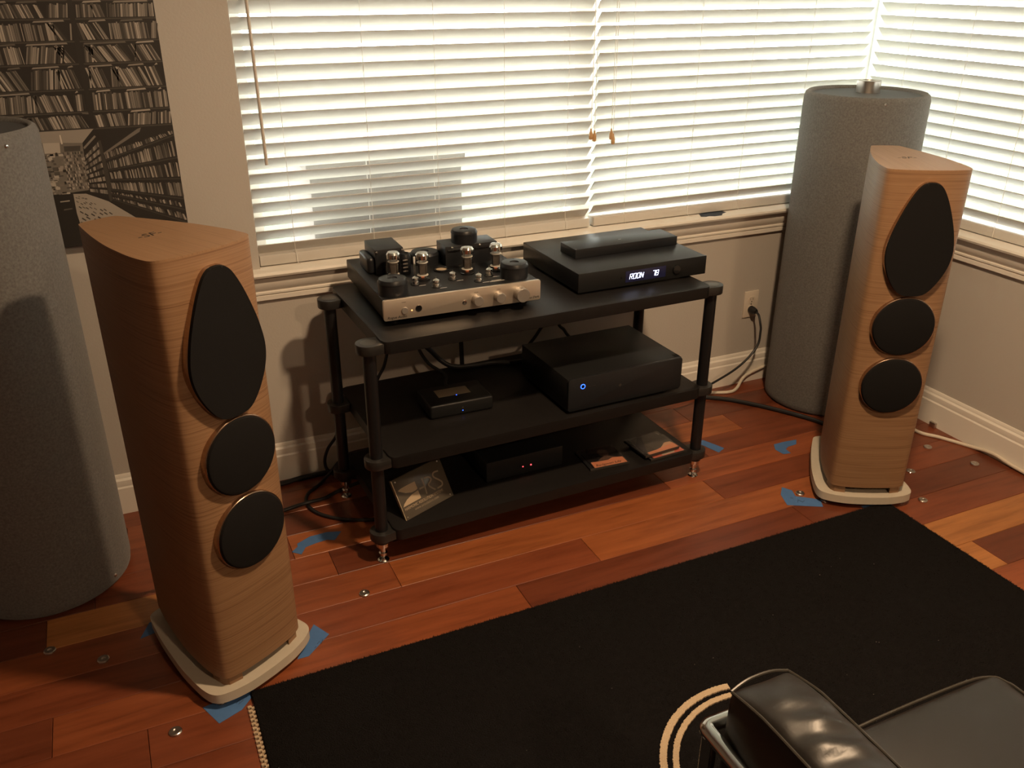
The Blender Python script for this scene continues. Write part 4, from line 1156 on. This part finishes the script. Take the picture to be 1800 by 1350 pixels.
def ringband(r0, r1):
    bm = nb()
    n = 400
    a0_, a1_ = R(80), R(285)
    rg = random.Random(int(r0 * 1e5))
    A, B = [], []
    for k in range(n):
        a = a0_ + (a1_ - a0_) * k / (n - 1)
        ja, jb = rg.uniform(-0.0013, 0.0013), rg.uniform(-0.0013, 0.0013)
        A.append(bm.verts.new(((r0 + ja) * math.cos(a), (r0 + ja) * math.sin(a), 0)))
        B.append(bm.verts.new(((r1 + jb) * math.cos(a), (r1 + jb) * math.sin(a), 0)))
    A2 = [bm.verts.new((v.co.x, v.co.y, -0.004)) for v in A]
    B2 = [bm.verts.new((v.co.x, v.co.y, -0.004)) for v in B]
    for k in range(n - 1):
        j = k + 1
        bm.faces.new((A[k], A[j], B[j], B[k]))
        bm.faces.new((A2[k], A2[j], A[j], A[k]))
        bm.faces.new((B[k], B[j], B2[j], B2[k]))
    return bm
for r0, r1 in ((0.2525, 0.2690), (0.2262, 0.2400)):
    ob('cream_ring', ringband(r0, r1), m_cream, rug, (-1.644 - ox, -1.7145 - oy, 0.0165), smooth=False)
bm = nb()
y = -1.030
while y > -2.2:
    for j, (xx, on) in enumerate(((RX0 - 0.0155, 0), (RX0 - 0.0080, 1))):
        yy = y - (0.007 if on else 0)
        box(bm, xx - ox, xx + 0.0078 - ox, yy - 0.0068 - oy, yy - oy, 0.0005, 0.006)
    box(bm, RX0 - 0.0080 - ox, RX0 - 0.0055 - ox, y - 0.0142 - oy, y - oy, 0.0005, 0.003)
    y -= 0.0142
o = ob('edge_binding', bm, m_cream, rug, smooth=False)
o['kind'] = 'stuff'
for k in range(46):
    pass
bm = nb()
for k in range(26):
    x, y = rr.uniform(-2.5, -0.8), rr.uniform(-2.0, -1.05)
    s = rr.uniform(0.0005, 0.0016)
    box(bm, x - ox - s, x - ox + s, y - oy - s * 0.7, y - oy + s * 0.7, 0.0150, 0.0162)
o = ob('lint', bm, m_lint, rug, smooth=False)
o['kind'] = 'stuff'

# ------------------------------------------------------------------ black leather seat with chrome frame
st = thing('leather_armchair', 'black leather armchair with chrome tube frame on the rug', 'armchair', (-1.70, -2.25, 0.0165))
cx_, cy_, cz_ = -1.70, -2.25, 0.0165
def cushion(name, x0, x1, y0, y1, z0, z1, bev, crown, wrinkle=0.0, seed=1, dip=None, bulge=0.006):
    bm = nb()
    nx, ny, nz = 18, 70, 10
    rgen = random.Random(seed)
    bx = bbox(0, 1, 0, 1, 0, 1)
    bx.free()
    def sh(u, v, w_):
        x, y, z = x0 + (x1 - x0) * u, y0 + (y1 - y0) * v, z0 + (z1 - z0) * w_
        # rounded-box projection
        ix, iy, iz = min(max(x, x0 + bev), x1 - bev), min(max(y, y0 + bev), y1 - bev), min(max(z, z0 + bev), z1 - bev)
        d = Vector((x - ix, y - iy, z - iz))
        if d.length > 1e-9:
            d = d.normalized() * min(bev, d.length) if sum(1 for q in d if abs(q) > 1e-9) > 1 else d
        p = Vector((ix, iy, iz)) + d
        bu, bv = 1 - (2 * u - 1) ** 2, 1 - (2 * v - 1) ** 6
        if w_ > 0.5:
            p.z += crown * bu * bv * (w_ - 0.5) * 2
        p.z += wrinkle * (w_ if w_ > 0.5 else 0) * bu * (math.exp(-((y + 2.05) / 0.085) ** 2) * math.sin(y * 118 + x * 55) + 0.35 * math.sin(y * 75 - x * 60))
        side = 1 - (2 * w_ - 1) ** 2
        p.x += (2 * u - 1) * bulge * side * bv
        if dip:
            p.z += dip(p.x, p.y) * (w_ > 0.5)
        return p
    cache = {}
    def vt(i, j, k):
        key = (i, j, k)
        if key not in cache:
            cache[key] = bm.verts.new(sh(i / nx, j / ny, k / nz) - Vector((cx_, cy_, cz_)))
        return cache[key]
    for i in range(nx):
        for j in range(ny):
            bm.faces.new((vt(i, j, nz), vt(i + 1, j, nz), vt(i + 1, j + 1, nz), vt(i, j + 1, nz)))
            bm.faces.new((vt(i, j, 0), vt(i, j + 1, 0), vt(i + 1, j + 1, 0), vt(i + 1, j, 0)))
    for j in range(ny):
        for k in range(nz):
            bm.faces.new((vt(0, j, k), vt(0, j + 1, k), vt(0, j + 1, k + 1), vt(0, j, k + 1)))
            bm.faces.new((vt(nx, j, k), vt(nx, j, k + 1), vt(nx, j + 1, k + 1), vt(nx, j + 1, k)))
    for i in range(nx):
        for k in range(nz):
            bm.faces.new((vt(i, 0, k), vt(i, 0, k + 1), vt(i + 1, 0, k + 1), vt(i + 1, 0, k)))
            bm.faces.new((vt(i, ny, k), vt(i + 1, ny, k), vt(i + 1, ny, k + 1), vt(i, ny, k + 1)))
    return ob(name, bm, m_leather, st, ang=80)
AX0, AX1, AYF, AYB, AZT = -1.992, -1.868, -1.886, -2.56, 0.555
def armdip(x, y):   # the arm cushion droops toward its front end
    t_ = max(0.0, (y + 1.99) / 0.10)
    return -0.016 * t_ * t_
arm = cushion('arm_cushion', AX0, AX1, AYB, AYF, 0.22, AZT, 0.012, 0.018, 0.0042, 2, armdip, 0.024)
def pipe(pts):
    return tube(nb(), crom([(x - cx_, y - cy_, z - cz_) for x, y, z in pts], 6), 0.0028, 7)
ob('piping', pipe([(AX0 + 0.003, AYB + 0.02, AZT - 0.001), (AX0 + 0.002, -2.2, AZT), (AX0 + 0.002, -2.0, AZT), (AX0 + 0.002, -1.95, AZT - 0.003), (AX0 + 0.004, AYF - 0.006, AZT - 0.016)]), m_piping, arm)
ob('piping', pipe([(AX1 - 0.003, AYB + 0.02, AZT - 0.001), (AX1 - 0.002, -2.2, AZT), (AX1 - 0.002, -2.0, AZT), (AX1 - 0.002, -1.95, AZT - 0.003), (AX1 - 0.004, AYF - 0.006, AZT - 0.016)]), m_piping, arm)
ob('piping', pipe([(AX0 + 0.004, AYF - 0.004, AZT - 0.016), (AX0 + 0.04, AYF + 0.001, AZT - 0.009), (AX0 + 0.085, AYF + 0.001, AZT - 0.009), (AX1 - 0.004, AYF - 0.004, AZT - 0.016)]), m_piping, arm)
seat = cushion('seat_cushion', -1.866, -1.424, -2.50, -1.955, 0.30, 0.428, 0.020, 0.012, 0.0, 5)
ob('piping', pipe([(-1.860, -1.960, 0.424), (-1.70, -1.957, 0.429), (-1.52, -1.958, 0.429), (-1.455, -1.965, 0.426), (-1.432, -1.985, 0.423), (-1.428, -2.05, 0.424), (-1.428, -2.45, 0.424)]), m_piping, seat)
cushion('back_cushion', -1.866, -1.424, -2.62, -2.50, 0.30, 0.60, 0.03, 0.01, 0.0, 6)
cushion('lower_cushion', -1.866, -1.424, -2.50, -1.965, 0.16, 0.295, 0.02, 0.004, 0.0, 7)
def chrome(name, pts, r=0.0135):
    return ob(name, tube(nb(), [(x - cx_, y - cy_, z - cz_) for x, y, z in pts], r, 16), m_chrome, st)
def corner(a, b, c, rad=0.02, n=6):
    a, b, c = Vector(a), Vector(b), Vector(c)
    d1, d2 = (a - b).normalized(), (c - b).normalized()
    out = []
    for k in range(n + 1):
        t_ = k / n
        p0, p2 = b + d1 * rad, b + d2 * rad
        out.append(tuple((1 - t_) ** 2 * p0 + 2 * t_ * (1 - t_) * b + t_ * t_ * p2))
    return out
ZR = 0.452
A_, B_, C_ = (-2.014, -2.60, ZR), (-2.014, -1.868, ZR), (-1.90, -1.868, ZR)
chrome('side_rail', [A_] + corner(A_, B_, C_, 0.012) + [C_])
chrome('front_leg', [(-2.014, -1.884, 0.448), (-2.014, -1.884, 0.017)])
chrome('rear_leg', [(-2.014, -2.60, 0.465), (-2.014, -2.60, 0.017)])
chrome('back_rail', [(-2.014, -2.60, ZR), (-2.0, -2.64, ZR), (-1.43, -2.64, ZR), (-1.405, -2.60, ZR)])
chrome('rear_leg', [(-1.405, -2.60, 0.465), (-1.405, -2.60, 0.017)])
chrome('front_leg', [(-1.405, -2.02, 0.150), (-1.405, -2.02, 0.017)])
chrome('lower_rail', [(-2.014, -2.60, 0.14), (-2.014, -1.884, 0.14)], 0.009)
chrome('lower_rail', [(-1.405, -2.60, 0.14), (-1.405, -2.02, 0.14)], 0.009)
chrome('lower_rail', [(-2.014, -2.02, 0.14), (-1.405, -2.02, 0.14)], 0.009)
